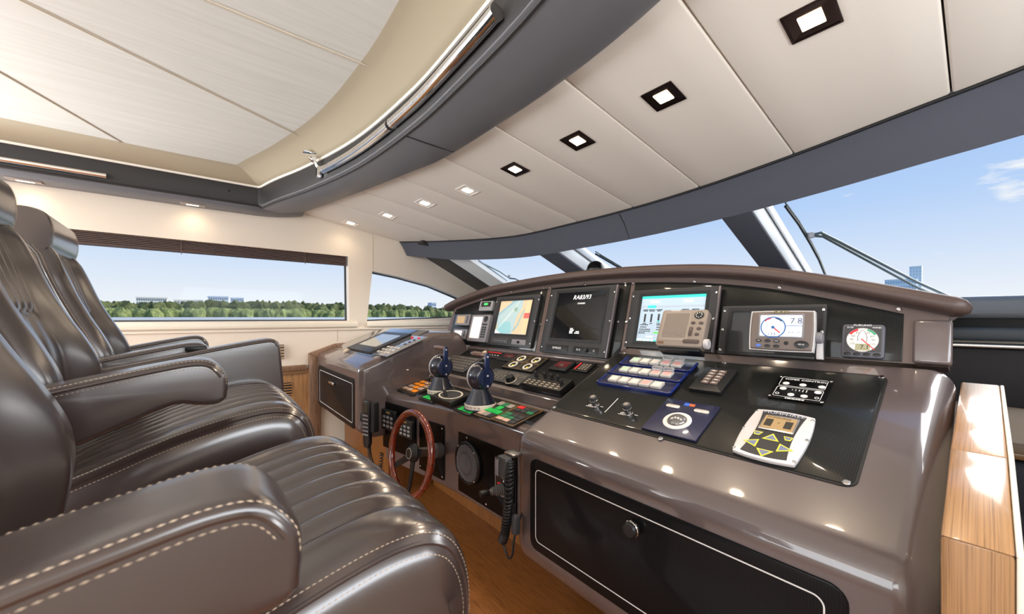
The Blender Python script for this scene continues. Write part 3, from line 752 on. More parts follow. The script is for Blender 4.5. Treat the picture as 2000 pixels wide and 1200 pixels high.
part('deck_plate', G().loft([[(xc(y)+.075, y, -.541+(xc(y)+.075-1.13)*.2126-.002), (1.385, y, -.4885), (1.385, y, -.4845), (xc(y)+.075, y, -.541+(xc(y)+.075-1.13)*.2126+.003)] for y in lsp(ylo, yhi, 14)]), dkm, cc, world=True)
part('deck_plate', G().loft([[(1.432, y, -.4135), (1.728, y, -.2745), (1.726, y, -.2695), (1.430, y, -.4085)] for y in (ylo, yhi)]), dkm, cc, world=True)
part('kick_panel', G().box((1.44, 1.967, -1.165), (.04, 1.48, .27)), kickm, cc, world=True)
part('plinth', G().box((1.66, .64, -1.165), (.24, 1.1, .27)), kickm, rp, world=True)
part('plinth', G().box((1.40, 3.35, -1.08), (.6, 1.1, .44)), kickm, lp, world=True)
# ---- instrument dash with three carbon panels under an arched brow
ds = thing('instrument_dash', 'arched taupe instrument dash with three black carbon panels holding the screens', 'dashboard', (1.9, 1.6, -.24))
BR = [(866, 603), (882, 594), (900, 586), (950, 568), (985, 560), (1080, 544), (1200, 532), (1350, 527), (1480, 533), (1600, 549), (1760, 577), (1840, 592), (1896, 602)]
brp = [FDASH.px(u, v, .05) for u, v in BR]             # brow line, (a, b)
def brow_b(a): return interp(brp, a)
aL, aR = -3.12, -.07
outl = [(aR, -.032), (aR, brow_b(aR)-.01)]+[(a, brow_b(a)+.005) for a in lsp(aR-.05, aL+.02, 30)]+[(aL, brow_b(aL)-.005), (aL-.03, -.0), (-2.722, -.0), (-2.722, -.135), (-1.217, -.135), (-1.217, -.032)]
part('body', on(FDASH, G().prism(outl, -.12, 0)), podd, ds, world=True, smooth=30)
part('top_deck', G().loft([[Vector(FDASH.M() @ Vector((a, brow_b(a)+.004, -.02))), Vector(FDASH.M() @ Vector((a, brow_b(a)-.02, -.1))), Vector((3.34, -a, .02)), Vector((3.34, -a, .04))] for a in lsp(aR, aL, 24)]), podd, ds, world=True)
# brow
rings = []
nb = 90; A0, A1 = brp[0][0], brp[-1][0]
for k in range(nb):
    t = k/(nb-1); t = t+.18*math.sin(2*math.pi*t)/(-2*math.pi)*1.0 if 0 else (3*t*t-2*t**3)*.6+t*.4; a = A0+(A1-A0)*t; b = brow_b(a); dd = min(t, 1-t)*(A1-A0); e = math.sqrt(max(.12, 1-(1-min(1, dd/.035))**2))
    da = .01; tg = Vector((2*da, brow_b(a+da)-brow_b(a-da))).normalized(); up = Vector((-tg.y, tg.x))
    sec = []
    for q in range(14):
        th = 2*math.pi*q/14; hx = math.copysign(abs(math.cos(th))**.55, math.cos(th)); hy = math.copysign(abs(math.sin(th))**.8, math.sin(th))
        sec.append((hx*.048*e+.018, hy*.028*e+.003))
    rings.append([Vector((a+up.x*s[1], b+up.y*s[1], s[0])) for s in sec])
br = part('brow', on(FDASH, G().loft(rings)), mat('brow_leather', '4B3C38', .42, bump=('noise', 420, .2)), ds, world=True, smooth=60, label='padded leather brow')
for u in (1118, 1250, 1470):
    a = FDASH.px(u, 530, .05)[0]; b = brow_b(a)
# three panels
def dpanel(aa, ab, marg=.05, bot=-.11):
    pts = [(aa, bot), (ab, bot)]+[(a, brow_b(a)-marg) for a in lsp(ab, aa, 14)]
    o = part('carbon_panel', on(FDASH, G().prism(pts, -.002, .004)), carb, ds, world=True, bev=.0015)
    own_frame(o, FDASH); return o
p_ = [FDASH.px(u, 600)[0] for u in (892, 1063, 1071, 1226, 1234, 1766)]
dpanel(p_[0], p_[1], bot=-.12); dpanel(p_[2], p_[3]); dpanel(p_[4], p_[5], bot=-.028)
for u, v in ((890, 607), (1062, 562), (940, 585), (998, 570), (1049, 624), (1056, 634), (1074, 562), (1142, 556), (1221, 553), (1236, 553), (1207, 629), (1223, 629), (1356, 550), (1522, 562), (1755, 604), (1076, 585)):
    a, b = FDASH.px(u, v, .004); part('screw', G().lathe([(.0075, 0), (.0075, .001), (.005, .003), (.0001, .003)], FDASH.M(a, b, .004), 12), chrome, ds, world=True)
for a, aw in ((-.155, .02),):
    part('end_column', on(FDASH, G().box((-.103, .04, -.004), (.086, .145, .045))), podm, ds, world=True, bev=.011, seg=4)
part('ledge', G().box((1.748, 1.97, -.252), (.03, 1.49, .022)), podm, ds, world=True, bev=.008, seg=3)
# ---- oak capping beside the starboard pod
oc = thing('oak_capping', 'oiled oak capping over end panel at the right of the console', 'capping', (1.0, .01, -1.3))
op = [(.93, -1.295), (.93, -.352), (1.225, -.275), (1.83, -.20)]; oi = [(.985, -1.295), (.985, -.392), (1.235, -.325), (1.83, -.25)]
for k, m in ((0, oak_v), (1, oak), (2, oak)):
    e = .0006
    part('plank', body_y([op[k], op[k+1], oi[k+1], oi[k]], -.030, .044), m, oc, world=True, bev=.004, seg=2)
part('end_panel', body_y([(.985, -1.295), (.985, -.392), (1.235, -.325), (1.83, -.25), (1.83, -1.295)], -.02, .04), ivory, oc, world=True)
for k in range(3):
    part('edging', body_y([op[k], op[k+1], oi[k+1], oi[k]], -.038, -.0305), ivory, oc, world=True, bev=.002)
# ---- settee and low locker in the lower starboard lobby
st = thing('settee', 'grey upholstered settee in the lower lobby beyond the oak capping', 'sofa', (3.1, -.25, -1.3))
gf = mat('grey_blue_fabric', '4A4A52', .8, bump=('noise', 300, .3))
part('back_cushion', G().box((3.22, -.22, -.86), (.16, .9, .26)), gf, st, world=True, bev=.05, seg=4)
part('back_cushion', G().box((3.18, -.22, -1.02), (.20, .9, .12)), gf, st, world=True, bev=.04, seg=4)
part('seat_cushion', G().box((2.95, -.22, -1.10), (.62, .9, .11)), gf, st, world=True, bev=.03, seg=4)
part('base', G().box((2.98, -.22, -1.228), (.56, .9, .144)), dgrey, st, world=True)
lk = thing('low_locker', 'low wooden locker with black top edge in the lower lobby', 'cabinet', (2.2, -.2, -1.3))
part('carcass', G().box((2.15, -.25, -1.155), (.5, .55, .29)), teak, lk, world=True)
part('top', G().box((2.15, -.25, -.985), (.54, .6, .05)), blackm, lk, world=True, bev=.008)
# ================================================================== INSTRUMENTS AND CONTROLS
def dev(name, label, cat, fr, c4, h=.004, group=None, rot=0):
    a, b, w, hh = fr.rect(*c4, h=h)
    t = thing(name, label, cat, fr.M(a, b, h, rot), group); return t, w, hh
def slab(t, nm, m, w, h, z0, z1, cx=0, cy=0, r=.003, bev=.0012, seg=2, label=None, n=4):
    return part(nm, G().prism(rrect(w, h, min(r, w/2.01, h/2.01), n, cx, cy), z0, z1), m, t, bev=bev, seg=seg, label=label)
def words(t, nm, m, *items):
    g = G()
    for s, size, x, y, z, *k in items: text(g, s, size, x, y, z, *(k or [1]))
    return part(nm, g, m, t, smooth=0)
def scribble(t, m, items, nm='small_print'):
    # print too small to read in the picture: short bars where the lines of text stand
    g = G(); rnd = random.Random(len(items))
    for x, y, z_, wd, hg in items:
        u = -wd/2
        while u < wd/2-hg*.4:
            l = min(hg*(.6+1.6*rnd.random()), wd/2-u); g.box((x+u+l/2, y, z_+.0003), (l, hg, .0005)); u += l+hg*.35
    return part(nm, g, m, t, smooth=0, kind='stuff')
def frame_line(t, m, w, h, r, th, z, cx=0, cy=0, nm='outline'):
    return part(nm, G().holed(rrect(w, h, r, 5, cx, cy), [rrect(w-2*th, h-2*th, max(r-th, .0005), 5, cx, cy)], z, z+.0004), m, t, smooth=0)
def poly(t, nm, m, pts, z, th=.0003): return part(nm, G().prism(pts, z, z+th), m, t, smooth=0)
def em(name, hexc, s=.6): return mat(name, hexc, .3, emit=s, coat=.3, coatr=.08)
def disc(t, nm, m, r, z0, z1, cx=0, cy=0, ry=None, n=24, bev=.0006): return part(nm, G().prism(circ(r, n, cx, cy, ry), z0, z1), m, t, bev=bev)
def bolt(t, x, y, z, r=.004): return part('screw', G().lathe([(r, 0), (r, .0012), (r*.7, .002), (.0001, .002)], Matrix.Translation((x, y, z)), 10), chrome, t)
# ------------------------------------------------ starboard pod desk
S3 = (((1228, 696), (1362, 709), (1345, 727), (1211, 709)), ((1208, 713), (1342, 728), (1324, 749), (1190, 726)), ((1188, 729), (1325, 749), (1305, 772), (1167, 745)))
SC_ = ('gwwrr', 'gwwrr', 'wwwrw')
LAB = ('navy switch strip with green first cap, farthest of three on the desk', 'navy switch strip with clear cap covers, middle of three on the desk', 'navy switch strip with four white caps and one red, nearest of three')
capc = {'g': mat('cap_green', 'BBDDC0', .3, coat=.5), 'w': mat('cap_white', 'E6DDD4', .3, coat=.5), 'r': mat('cap_red', 'EBA9A4', .3, coat=.5)}
for k in range(3):
    t, w, h = dev('switch_strip', LAB[k], 'switch panel', FDESK, S3[k], .016, 'navy switch strips')
    h *= .92
    slab(t, 'plate', navy, w, h, -.012, 0, r=.002)
    for sg in (-1, 1):
        part('end_rail', G().tube([(sg*w/2, -h*.49, -.003), (sg*w/2, h*.49, -.003)], .006, 10), bluee, t)
        bolt(t, sg*w/2, -h*.47, .003, .0035)
    part('front_edge', G().box((0, -h/2-.0012, -.006), (w, .003, .011)), bluee, t)
    cw = w*.135
    for j, c in enumerate(SC_[k]):
        x = -w*.30+j*w*.150
        b = part('button_cap', G().prism(rrect(cw, cw*.92, .003, 3, x, -.001), 0, .010), mat('cap_body', 'D9D6D2', .15, trans=.3, coat=.5), t, bev=.0015)
        part('button_insert', G().prism(rrect(cw*.66, cw*.6, .002, 3, x, -.001), .010, .0106), capc[c], b)
        if k < 2 and j > 2:
            part('flip_cover', G().box((x, h*.27, .018), (cw*.95, cw*.40, .014), Matrix.Translation((0, 0, 0))), clear, t, bev=.002)
    slab(t, 'label_strip', whitep, w*.26, h*.10, 0, .0008, -w*.07, h*.30)
for lab, u, v in (('chrome ignition key switch left of the white slash mark', 1163, 793), ('chrome ignition key switch right of the white slash mark', 1228, 809)):
    a, b = FDESK.px(u, v, .004); t = thing('key_switch', lab, 'switch', FDESK.M(a, b, .004), 'ignition key switches')
    part('collar', G().lathe([(.017, 0), (.017, .003), (.013, .004), (.0125, .016), (.016, .017), (.0165, .027), (.015, .028)], None, 24), chrome, t)
    part('cap', G().lathe([(.015, .028), (.016, .030), (.0155, .042), (.013, .044), (.0001, .044)], None, 24), dgrey, t)
    part('key_slot', G().prism(circ(.009, 18), .044, .0447), steel, t)
    g = G().box((.030, .002, .0003), (.014, .002, .0005)); g.box((-.034, -.012, .0003), (.012, .002, .0005)); g.box((-.018, -.012, .0003), (.010, .002, .0005))
    part('printed_mark', g, white, t, smooth=0, kind='stuff')
    part('printed_mark', G().holed(circ(.0065, 16, -.0265, -.004), [circ(.004, 16, -.0265, -.004)], 0, .0005), white, t, smooth=0)
A = FDESK.px(1181, 806, .004); B = FDESK.px(1207, 779, .004)
part('printed_slash', G().tube([FDESK.M(A[0], A[1], .0042).translation, FDESK.M(B[0], B[1], .0042).translation], .0013, 6), white, rp, world=True)
t, w, h = dev('trackball_panel', 'navy square panel with silver trackball and two silver buttons', 'trackball', FDESK, ((1305, 778), (1408, 795), (1357, 862), (1252, 835)), .012)
slab(t, 'plate', navy, w, h, -.008, 0, r=.002)
part('ring', G().lathe([(.046, 0), (.046, .003), (.044, .0045), (.033, .0045), (.031, .002)], Matrix.Translation((0, -h*.12, 0)), 36, caps=False), whitep, t)
part('ball', G().lathe([(.031, .0015)]+[(.031*math.cos(R(q)), .0015+.018*math.sin(R(q))) for q in range(15, 90, 15)]+[(.0005, .0197)], Matrix.Translation((0, -h*.12, 0)), 28), mat('trackball_grey', '8B8987', .18, metal=.6), t)
for sg in (-1, 1): slab(t, 'button', mat('button_champagne', 'D9CFC6', .3, metal=.4), w*.27, .017, 0, .005, sg*w*.27, h*.26, r=.008, bev=.0015, n=8)
slab(t, 'logo_blue', mat('logo_blue', '2F63C8', .4), .018, .016, 0, .0006, -.012, h*.40, r=.0005, bev=0)
slab(t, 'logo_orange', mat('logo_orange', 'E0662C', .4), .018, .013, 0, .0006, .007, h*.40, r=.0005, bev=0)
t, w, h = dev('rocker_pad', 'black box with ten brown rocker keys in two columns', 'switch panel', FDESK, ((1380, 716), (1441, 723), (1405, 769), (1347, 756)), .018)
slab(t, 'housing', black, w, h, -.014, 0, r=.003, bev=.002)
for i in range(2):
    for j in range(5):
        b = slab(t, 'key', mat('key_brown', '6F5F58', .35), w*.235, h*.095, 0, .006, (i-.5)*w*.27, -h*.20+j*h*.125+.0, r=.003, bev=.0015)
        part('key_mark', G().box(((i-.5)*w*.27, -h*.20+j*h*.125, .0062), (.012, .003, .0005)), white, b)
t, w, h = dev('wiper_control', 'black wiper control panel with white round buttons on the desk', 'control panel', FDESK, ((1524, 734), (1627, 743), (1608, 791), (1499, 774)), .010)
slab(t, 'plate', blackg, w, h, -.006, 0, r=.004)
words(t, 'lettering', white, ('WIPER CONTROL', .0125, .004, h*.36, .0002, 1.15)); scribble(t, white, [(0, -h*.46, 0, .05, .005)])
frame_line(t, white, w*.86, h*.40, .006, .0012, 0, 0, h*.25); frame_line(t, white, w*.86, h*.42, .006, .0012, 0, 0, -h*.20)
for x, y in ((-.30, .16), (.02, .16), (.36, .16), (-.30, -.08), (.34, -.08), (-.10, -.30), (.14, -.30)): disc(t, 'button', whitep, .0095, 0, .0015, x*w, y*h, .0085, bev=.0005)
g = G()
for j in range(5): g.box((-.12*w+j*.065*w, -.09*h, .0003), (.002, .004+.0025*j, .0005))
part('level_mark', g, white, t, smooth=0, kind='stuff')
for x, y in ((-.36, -.30), (.36, -.30)): part('symbol', G().holed(circ(.0058, 14, x*w, y*h), [circ(.0042, 14, x*w, y*h)], 0, .0005), white, t, smooth=0)
for sx_ in (-1, 1):
    for sy_ in (-1, 1): bolt(t, sx_*w*.47, sy_*h*.44, 0, .0045)
t, w, h = dev('trim_control', 'white framed trim tab controller with amber display and yellow arrow keys', 'control panel', FDESK, ((1476, 796), (1599, 814), (1554, 914), (1425, 880)), .016)
def bulge(w, h, bw, bh, n=8):
    pts = []
    for k in range(n): s = -1+2*k/n; pts.append((s*w/2, -h/2-bh*(1-s*s)))
    for k in range(n): s = -1+2*k/n; pts.append((w/2+bw*(1-s*s), s*h/2))
    for k in range(n): s = 1-2*k/n; pts.append((s*w/2, h/2+bh*(1-s*s)))
    for k in range(n): s = 1-2*k/n; pts.append((-w/2-bw*(1-s*s), s*h/2))
    return pts
part('frame', G().prism(bulge(w*.93, h*.93, .008, .008), -.012, 0), mat('silver_white', 'DAD6D6', .3, metal=.2, coat=.4), t, bev=.003, seg=3)
part('face', G().prism(bulge(w*.70, h*.86, -.008, .007), 0, .0012), mat('face_black', '26272A', .4), t)
slab(t, 'display_frame', steel, w*.56, h*.33, .0012, .004, .0, h*.20, r=.006)
slab(t, 'display', em('lcd_amber', '9A7F58', .35), w*.50, h*.27, .004, .0046, .0, h*.20, r=.003, bev=0)
lcdk = mat('lcd_dark', '2E2A22', .4)
for sg in (-1, 1): slab(t, 'display_block', lcdk, w*.12, h*.15, .0046, .005, sg*w*.155, h*.185, r=.0005, bev=0)
words(t, 'display_text', lcdk, ('HUMPHREE', .010, -.005, h*.305, .0047, 1.2), ('0', .010, 0, h*.20, .0047))
words(t, 'lettering', mat('print_grey', 'B8B9C4', .5), ('HUMPHREE', .0165, 0, h*.425, .0013, 1.25))
kg = mat('key_blue_grey', '6E7896', .4)
def arrow(x, y, r_, ang):
    p = [(x+r_*math.cos(R(ang+q)), y+r_*.85*math.sin(R(ang+q))) for q in (0, 120, 240)]; q_ = [(x+(a-x)*.68, y+(b-y)*.68) for a, b in p]
    o = poly(t, 'arrow_key', kg, q_, .0012, .001); part('key_outline', G().holed(p, [q_], .0012, .0019), yellowp, o, smooth=0)
arrow(-.0, -h*.10, .024, 90); arrow(0, -h*.385, .024, -90); arrow(-.037, -h*.25, .024, 180); arrow(.037, -h*.25, .024, 0)
for sg in (-1, 1):
    p = [(sg*w*.16, -h*.02), (sg*w*.30, -h*.02), (sg*w*.28, -h*.09), (sg*w*.20, -h*.09)]; cx_ = sg*w*.235; q_ = [(cx_+(a-cx_)*.76, -h*.052+(b+h*.052)*.62) for a, b in p]
    o = poly(t, 'soft_key', kg, q_, .0012, .001); part('key_outline', G().holed(p, [q_], .0012, .0019), yellowp, o, smooth=0)
for x, y in ((-.45, -.42), (.45, -.42), (-.45, .40), (.45, .40), (.49, 0), (-.49, 0)): bolt(t, x*w, y*h, 0, .005)
# ------------------------------------------------ dash screens
def monitor(label, c4, scr, m_scr, name='monitor', th=.022, bez=bezel):
    t, w, h = dev(name, label, 'monitor', FDASH, c4, .004+th)
    a, b, sw_, sh = FDASH.rect(*scr, h=.004+th); a0, b0 = FDASH.rect(*c4, h=.004+th)[:2]; cx, cy = a-a0, b-b0
    part('bezel', G().holed(rrect(w, h, .006, 4), [rrect(sw_, sh, .003, 3, cx, cy)], -th, 0), bez, t, bev=.0018)
    part('inner_step', G().holed(rrect(sw_+.03, sh+.03, .004, 3, cx, cy), [rrect(sw_+.002, sh+.002, .003, 3, cx, cy)], 0, .0015), black, t)
    s = part('screen', G().prism(rrect(sw_, sh, .003, 3, cx, cy), -.012, -.006), m_scr, t)
    for sg in (-1, 1):
        for q in (.40, .0, -.42): bolt(t, sg*(w/2-.010), q*h, 0, .005)
    return t, w, h, cx, cy, sw_, sh
def plate_strip(t, w_, h_, cx, cy, m): return slab(t, 'control_strip', m, w_, h_, 0, .002, cx, cy, r=.003, bev=.0006)
# chart plotter screen
t, w, h, cx, cy, sw_, sh = monitor('black framed monitor showing a nautical chart of coast and bay', ((972, 580), (1057, 576), (1034, 681), (950, 672)), ((980, 588), (1040, 586), (1027, 654), (963, 651)), em('chart_sand', 'CBB092', .38))
def S(x, y): return (cx+(x-.5)*sw_, cy+(y-.5)*sh)
z = -.0058
poly(t, 'chart_sea', em('chart_grey_blue', '9DB4B8', .36), [S(.0, .30), (S(0, .62)), S(.25, .80), S(.40, 1), S(.72, 1), S(.72, .78), S(.62, .55), S(.60, .35), S(.55, .0), S(.2, 0)], z)
poly(t, 'chart_channel', em('chart_blue', '86A6AF', .36), [S(.0, .52), S(.0, .62), S(.42, 1), S(.52, 1)], z+.0003)
poly(t, 'chart_bay', em('chart_teal', '84B2B8', .36), [S(.02, .02), S(.04, .22), S(.2, .36), S(.42, .38), S(.50, .22), S(.50, .03), S(.3, .01)], z+.0003)
poly(t, 'chart_island', em('chart_green', '7E9B8B', .36), [S(.46, .70), S(.52, .80), S(.60, .78), S(.58, .66)], z+.0006)
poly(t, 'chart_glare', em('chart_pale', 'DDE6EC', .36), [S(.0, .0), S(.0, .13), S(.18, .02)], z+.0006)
poly(t, 'chart_panel', em('chart_cream', 'D8B893', .36), [S(.84, 0), S(.84, 1), S(1, 1), S(1, 0)], z+.0003)
poly(t, 'chart_red_box', em('chart_red', 'C4605A', .36), [S(.82, .47), S(.82, .62), S(1, .62), S(1, .47)], z+.0006)
poly(t, 'chart_shoal', em('chart_shoal', '8FA7A6', .36), [S(.55, .12), S(.66, .30), S(.72, .55), S(.80, .75), S(.82, .70), S(.76, .50), S(.70, .25), S(.60, .08)], z+.0006)
for ln in (((.1, .2), (.62, .98)), ((.05, .12), (.5, .72))):
    part('chart_line', G().tube([(*S(*ln[0]), z+.0006), (*S(*ln[1]), z+.0006)], .0012, 5), em('chart_white', 'E6E2D6', .36), t)
plate_strip(t, w*.40, h*.10, -w*.20, -h*.41, dgrey); plate_strip(t, w*.30, h*.10, w*.24, -h*.41, mgrey)
part('knob', G().lathe([(.010, 0), (.009, .010), (.0001, .010)], Matrix.Translation((w*.24, -h*.41, .002)), 16), black, t)
g = G()
for j in range(6): g.box((-w*.33+j*w*.052, -h*.41, .0022), (.006, .004, .0006))
part('button_row', g, lgrey, t, smooth=0, kind='stuff')
# radar screen
t, w, h, cx, cy, sw_, sh = monitor('large dark radar monitor on standby with white text', ((1078, 566), (1207, 556), (1180, 699), (1054, 688)), ((1092, 572), (1187, 567), (1168, 666), (1074, 660)), glassm, th=.028)
wt = em('screen_white', 'F0F0F0', .8)
words(t, 'screen_text', wt, ('RA83/93', .040, *S(.52, .88), -.0058, 1, 'CENTER', .2), ('STANDBY', .014, *S(.53, .75), -.0058, 1))
scribble(t, wt, [(*S(.42, .22), -.0058, .022, .006), (*S(.43, .19), -.0058, .032, .006), (*S(.42, .16), -.0058, .028, .006), (*S(.55, .16), -.0058, .026, .006), (*S(.42, .13), -.0058, .026, .006), (*S(.54, .13), -.0058, .036, .006)])
plate_strip(t, w*.36, h*.095, -w*.22, -h*.42, black); plate_strip(t, w*.36, h*.095, w*.22, -h*.42, black)
words(t, 'lettering', white, ('SIMRAD', .020, -w*.22, -h*.42, .0022, 1.1), ('O O', .016, w*.12, -h*.42, .0022), ('O', .016, w*.34, -h*.42, .0022))
part('knob', G().lathe([(.013, 0), (.011, .014), (.0001, .014)], Matrix.Translation((w*.24, -h*.42, .002)), 16), black, t)
part('side_rail', G().box((w/2+.006, 0, -.004), (.012, h, .018)), mat('rail_grey', '6A6468', .3, metal=.5), t, bev=.003)
# engine data screen
t, w, h, cx, cy, sw_, sh = monitor('monitor with pale blue engine data page and bar gauges', ((1237, 567), (1407, 560), (1388, 683), (1217, 683)), ((1255, 578), (1382, 574), (1366, 668), (1240, 669)), em('page_blue', '9FB2C3', .5))
teal = em('page_teal', '35B8AE', .7); ink = mat('page_ink', '2A3038', .5); pale = em('page_white', 'E4ECF0', .6)
poly(t, 'title_bar', teal, [S(0, .94), S(1, .94), S(1, 1), S(0, 1)], z); poly(t, 'toolbar', em('page_grey', '9AA6B4', .5), [S(0, .74), S(1, .74), S(1, .78), S(0, .78)], z)
poly(t, 'active_tab', teal, [S(.12, .73), S(.26, .73), S(.26, .79), S(.12, .79)], z+.0003); poly(t, 'status_bar', teal, [S(0, 0), S(1, 0), S(1, .035), S(0, .035)], z)
for x0, x1 in ((.16, .30), (.68, .82)): poly(t, 'page_button', pale, [S(x0, .84), S(x1, .84), S(x1, .89), S(x0, .89)], z+.0003)
for j, x in enumerate((.08, .19, .31)):
    poly(t, 'bar_gauge', ink, [S(x, .42), S(x+.03, .42), S(x+.03, .60), S(x, .60)], z+.0003)
    if j == 2: poly(t, 'bar_level', teal, [S(x+.005, .42), S(x+.025, .42), S(x+.025, .46), S(x+.005, .46)], z+.0006)
for x in (.45, .58): poly(t, 'green_field', em('page_green', '7CCB7E', .6), [S(x, .62), S(x+.05, .62), S(x+.05, .66), S(x, .66)], z+.0003)
poly(t, 'green_field', em('page_lime', '4BD640', .6), [S(.27, .18), S(.36, .18), S(.36, .21), S(.27, .21)], z+.0003)
for x in (.01, .06, .12, .18, .24): poly(t, 'page_button', pale, [S(x, .005), S(x+.045, .005), S(x+.045, .05), S(x, .05)], z+.0003)
poly(t, 'page_button', pale, [S(.16, .09), S(.27, .09), S(.27, .12), S(.16, .12)], z+.0003)
scribble(t, ink, [(*S(x, y), z, wd, .005) for x, y, wd in ((.09, .69, .03), (.09, .665, .025), (.20, .69, .034), (.20, .665, .03), (.32, .69, .034), (.32, .665, .022), (.72, .69, .034), (.72, .665, .026), (.87, .69, .036), (.87, .665, .03), (.10, .36, .045), (.09, .31, .036), (.12, .26, .062), (.12, .22, .062), (.08, .18, .04), (.34, .36, .02), (.34, .31, .02), (.34, .26, .02), (.10, .39, .018), (.21, .39, .014), (.33, .39, .018))])
part('side_rail', G().box((w/2+.004, 0, -.004), (.010, h, .016)), mat('rail_grey', '6A6468', .3), t, bev=.003)
# blank screen behind the compass display
t, w, h, cx, cy, sw_, sh = monitor('switched off black framed monitor behind the grey compass display', ((1413, 597), (1618, 596), (1606, 697), (1400, 697)), ((1432, 609), (1600, 608), (1590, 690), (1420, 690)), mat('screen_off', '33363A', .12, coat=.6))
# ------------------------------------------------ small instruments on the port panel
def mini(name, label, c4, th, m_body, scr, m_scr, cat='display'):
    t, w, h = dev(name, label, cat, FDASH, c4, .004+th)
    slab(t, 'housing', m_body, w, h, -th, 0, r=.008, bev=.003, seg=3)
    x0, x1, y0, y1 = scr
    s = slab(t, 'screen', m_scr, (x1-x0)*w, (y1-y0)*h, 0, .001, ((x0+x1)/2-.5)*w, ((y0+y1)/2-.5)*h, r=.002, bev=0)
    return t, w, h
t, w, h = mini('chart_plotter', 'upright grey plotter with pale pink screen and column of keys', ((922, 616), (959, 614), (947, 669), (912, 666)), .05, mgrey, (.10, .62, .12, .92), em('plotter_pink', 'E2CFC8', .5))
disc(t, 'cursor_pad', black, .024, 0, .004, w*.30, h*.34)
for j in range(3): disc(t, 'key', black, .010, 0, .003, w*(.20+.09*j), h*.14, .007)
for j in range(5):
    for i in range(2): disc(t, 'key', black, .012, 0, .003, w*(.24+.12*i), h*(.03-.085*j), .008)
t, w, h = mini('small_display', 'small grey square display at upper left of the dash', ((892, 615), (920, 614), (914, 636), (888, 635)), .035, mgrey, (.12, .66, .18, .84), em('lcd_ochre', 'A88F68', .35))
for j in range(4): disc(t, 'key', dgrey, .009, 0, .002, w*.34, h*(.28-.17*j))
t, w, h = mini('small_display', 'small grey square display half hidden behind the port pod', ((886, 644), (913, 642), (909, 662), (882, 662)), .035, mgrey, (.12, .66, .30, .84), em('lcd_white', 'D9DDDF', .4))
for j in range(3): disc(t, 'key', dgrey, .009, 0, .002, w*.34, h*(.28-.2*j))
t, w, h = mini('alarm_unit', 'little black unit with green display above the grey plotter', ((938, 589), (963, 588), (960, 607), (935, 607)), .03, mat('unit_silver', '8D8F93', .4), (.14, .86, .30, .90), blackm)
slab(t, 'green_display', em('lcd_green', '3FBF62', .6), w*.30, h*.22, .001, .0015, 0, h*.18, r=.001, bev=0)
g = G()
for j in range(5): g.box((-w*.28+j*w*.14, -h*.16, .0014), (w*.08, h*.12, .0008))
part('button_row', g, lgrey, t, smooth=0, kind='stuff')
# wind instrument
t, w, h = dev('wind_instrument', 'square grey wind gauge with white dial and red needle', 'gauge', FDASH, ((1645, 633), (1730, 635), (1725, 701), (1642, 697)), .026)
slab(t, 'housing', mat('housing_slate', '53535C', .45), w, h, -.022, 0, r=.010, bev=.004, seg=3)
slab(t, 'face', mat('gauge_face', '3C3C3E', .5), w*.86, h*.76, 0, .0008, 0, h*.06, r=.004, bev=0)
dl = poly(t, 'dial', mat('dial_white', 'E9E4DF', .5), circ(w*.375, 40, 0, h*.03), .0008)
def arc(r0, r1, a0, a1, n=10): return [(r0*math.cos(R(a0+(a1-a0)*k/n)), h*.03+r0*math.sin(R(a0+(a1-a0)*k/n))) for k in range(n+1)]+[(r1*math.cos(R(a1-(a1-a0)*k/n)), h*.03+r1*math.sin(R(a1-(a1-a0)*k/n))) for k in range(n+1)]
poly(t, 'port_sector', redb, arc(w*.37, w*.31, 108, 150), .0012); poly(t, 'starboard_sector', mat('sector_green', '3E9C72', .5), arc(w*.37, w*.31, 30, 72), .0012)
ik = mat('dial_ink', '262626', .5)
words(t, 'dial_numbers', ik, ('30', .010, -w*.13, h*.24, .0011), ('30', .010, w*.13, h*.24, .0011), ('60', .010, -w*.22, h*.14, .0011), ('60', .010, w*.22, h*.14, .0011), ('90', .010, -w*.25, h*.03, .0011), ('90', .010, w*.25, h*.03, .0011), ('120', .009, -w*.24, -h*.09, .0011), ('120', .009, w*.24, -h*.09, .0011))
g = G()
for k in range(20):
    a = R(-60+k*300/19+0); 
    g.box((0, 0, 0), (.004, .0008, .0003), Matrix.Translation((w*.345*math.cos(R(-60+k*15.8)), h*.03+w*.345*math.sin(R(-60+k*15.8)), .0012)) @ Matrix.Rotation(R(-60+k*15.8), 4, 'Z'))
part('dial_ticks', g, ik, t, smooth=0, kind='stuff')
bo = [(-w*.10, -h*.02), (-w*.11, h*.12), (-w*.07, h*.24), (0, h*.34), (w*.07, h*.24), (w*.11, h*.12), (w*.10, -h*.02)]
part('boat_outline', G().tube([(*p, .0014) for p in bo], .0007, 5), ik, t)
slab(t, 'lcd', mat('lcd_olive', 'A5A283', .4), w*.34, h*.20, .0011, .0016, w*.01, -h*.19, r=.001, bev=0)
words(t, 'lcd_digits', ik, ('7.1', .020, w*.06, -h*.19, .0017))
part('needle', G().prism([(-w*.03, h*.05), (-w*.015, h*.07), (w*.30, -h*.25), (w*.29, -h*.265)], .0022, .003), redb, t)
words(t, 'lettering', white, ('FURUNO', .009, -w*.01, h*.47, .0003, 1.3), ('FI-50', .0075, -w*.30, h*.40, .0011, 1.1), ('WIND', .0075, w*.32, h*.40, .0011, 1.1))
for j in range(4): disc(t, 'button', black, .010, 0, .002, w*(-.34+.227*j), -h*.40, .0062)
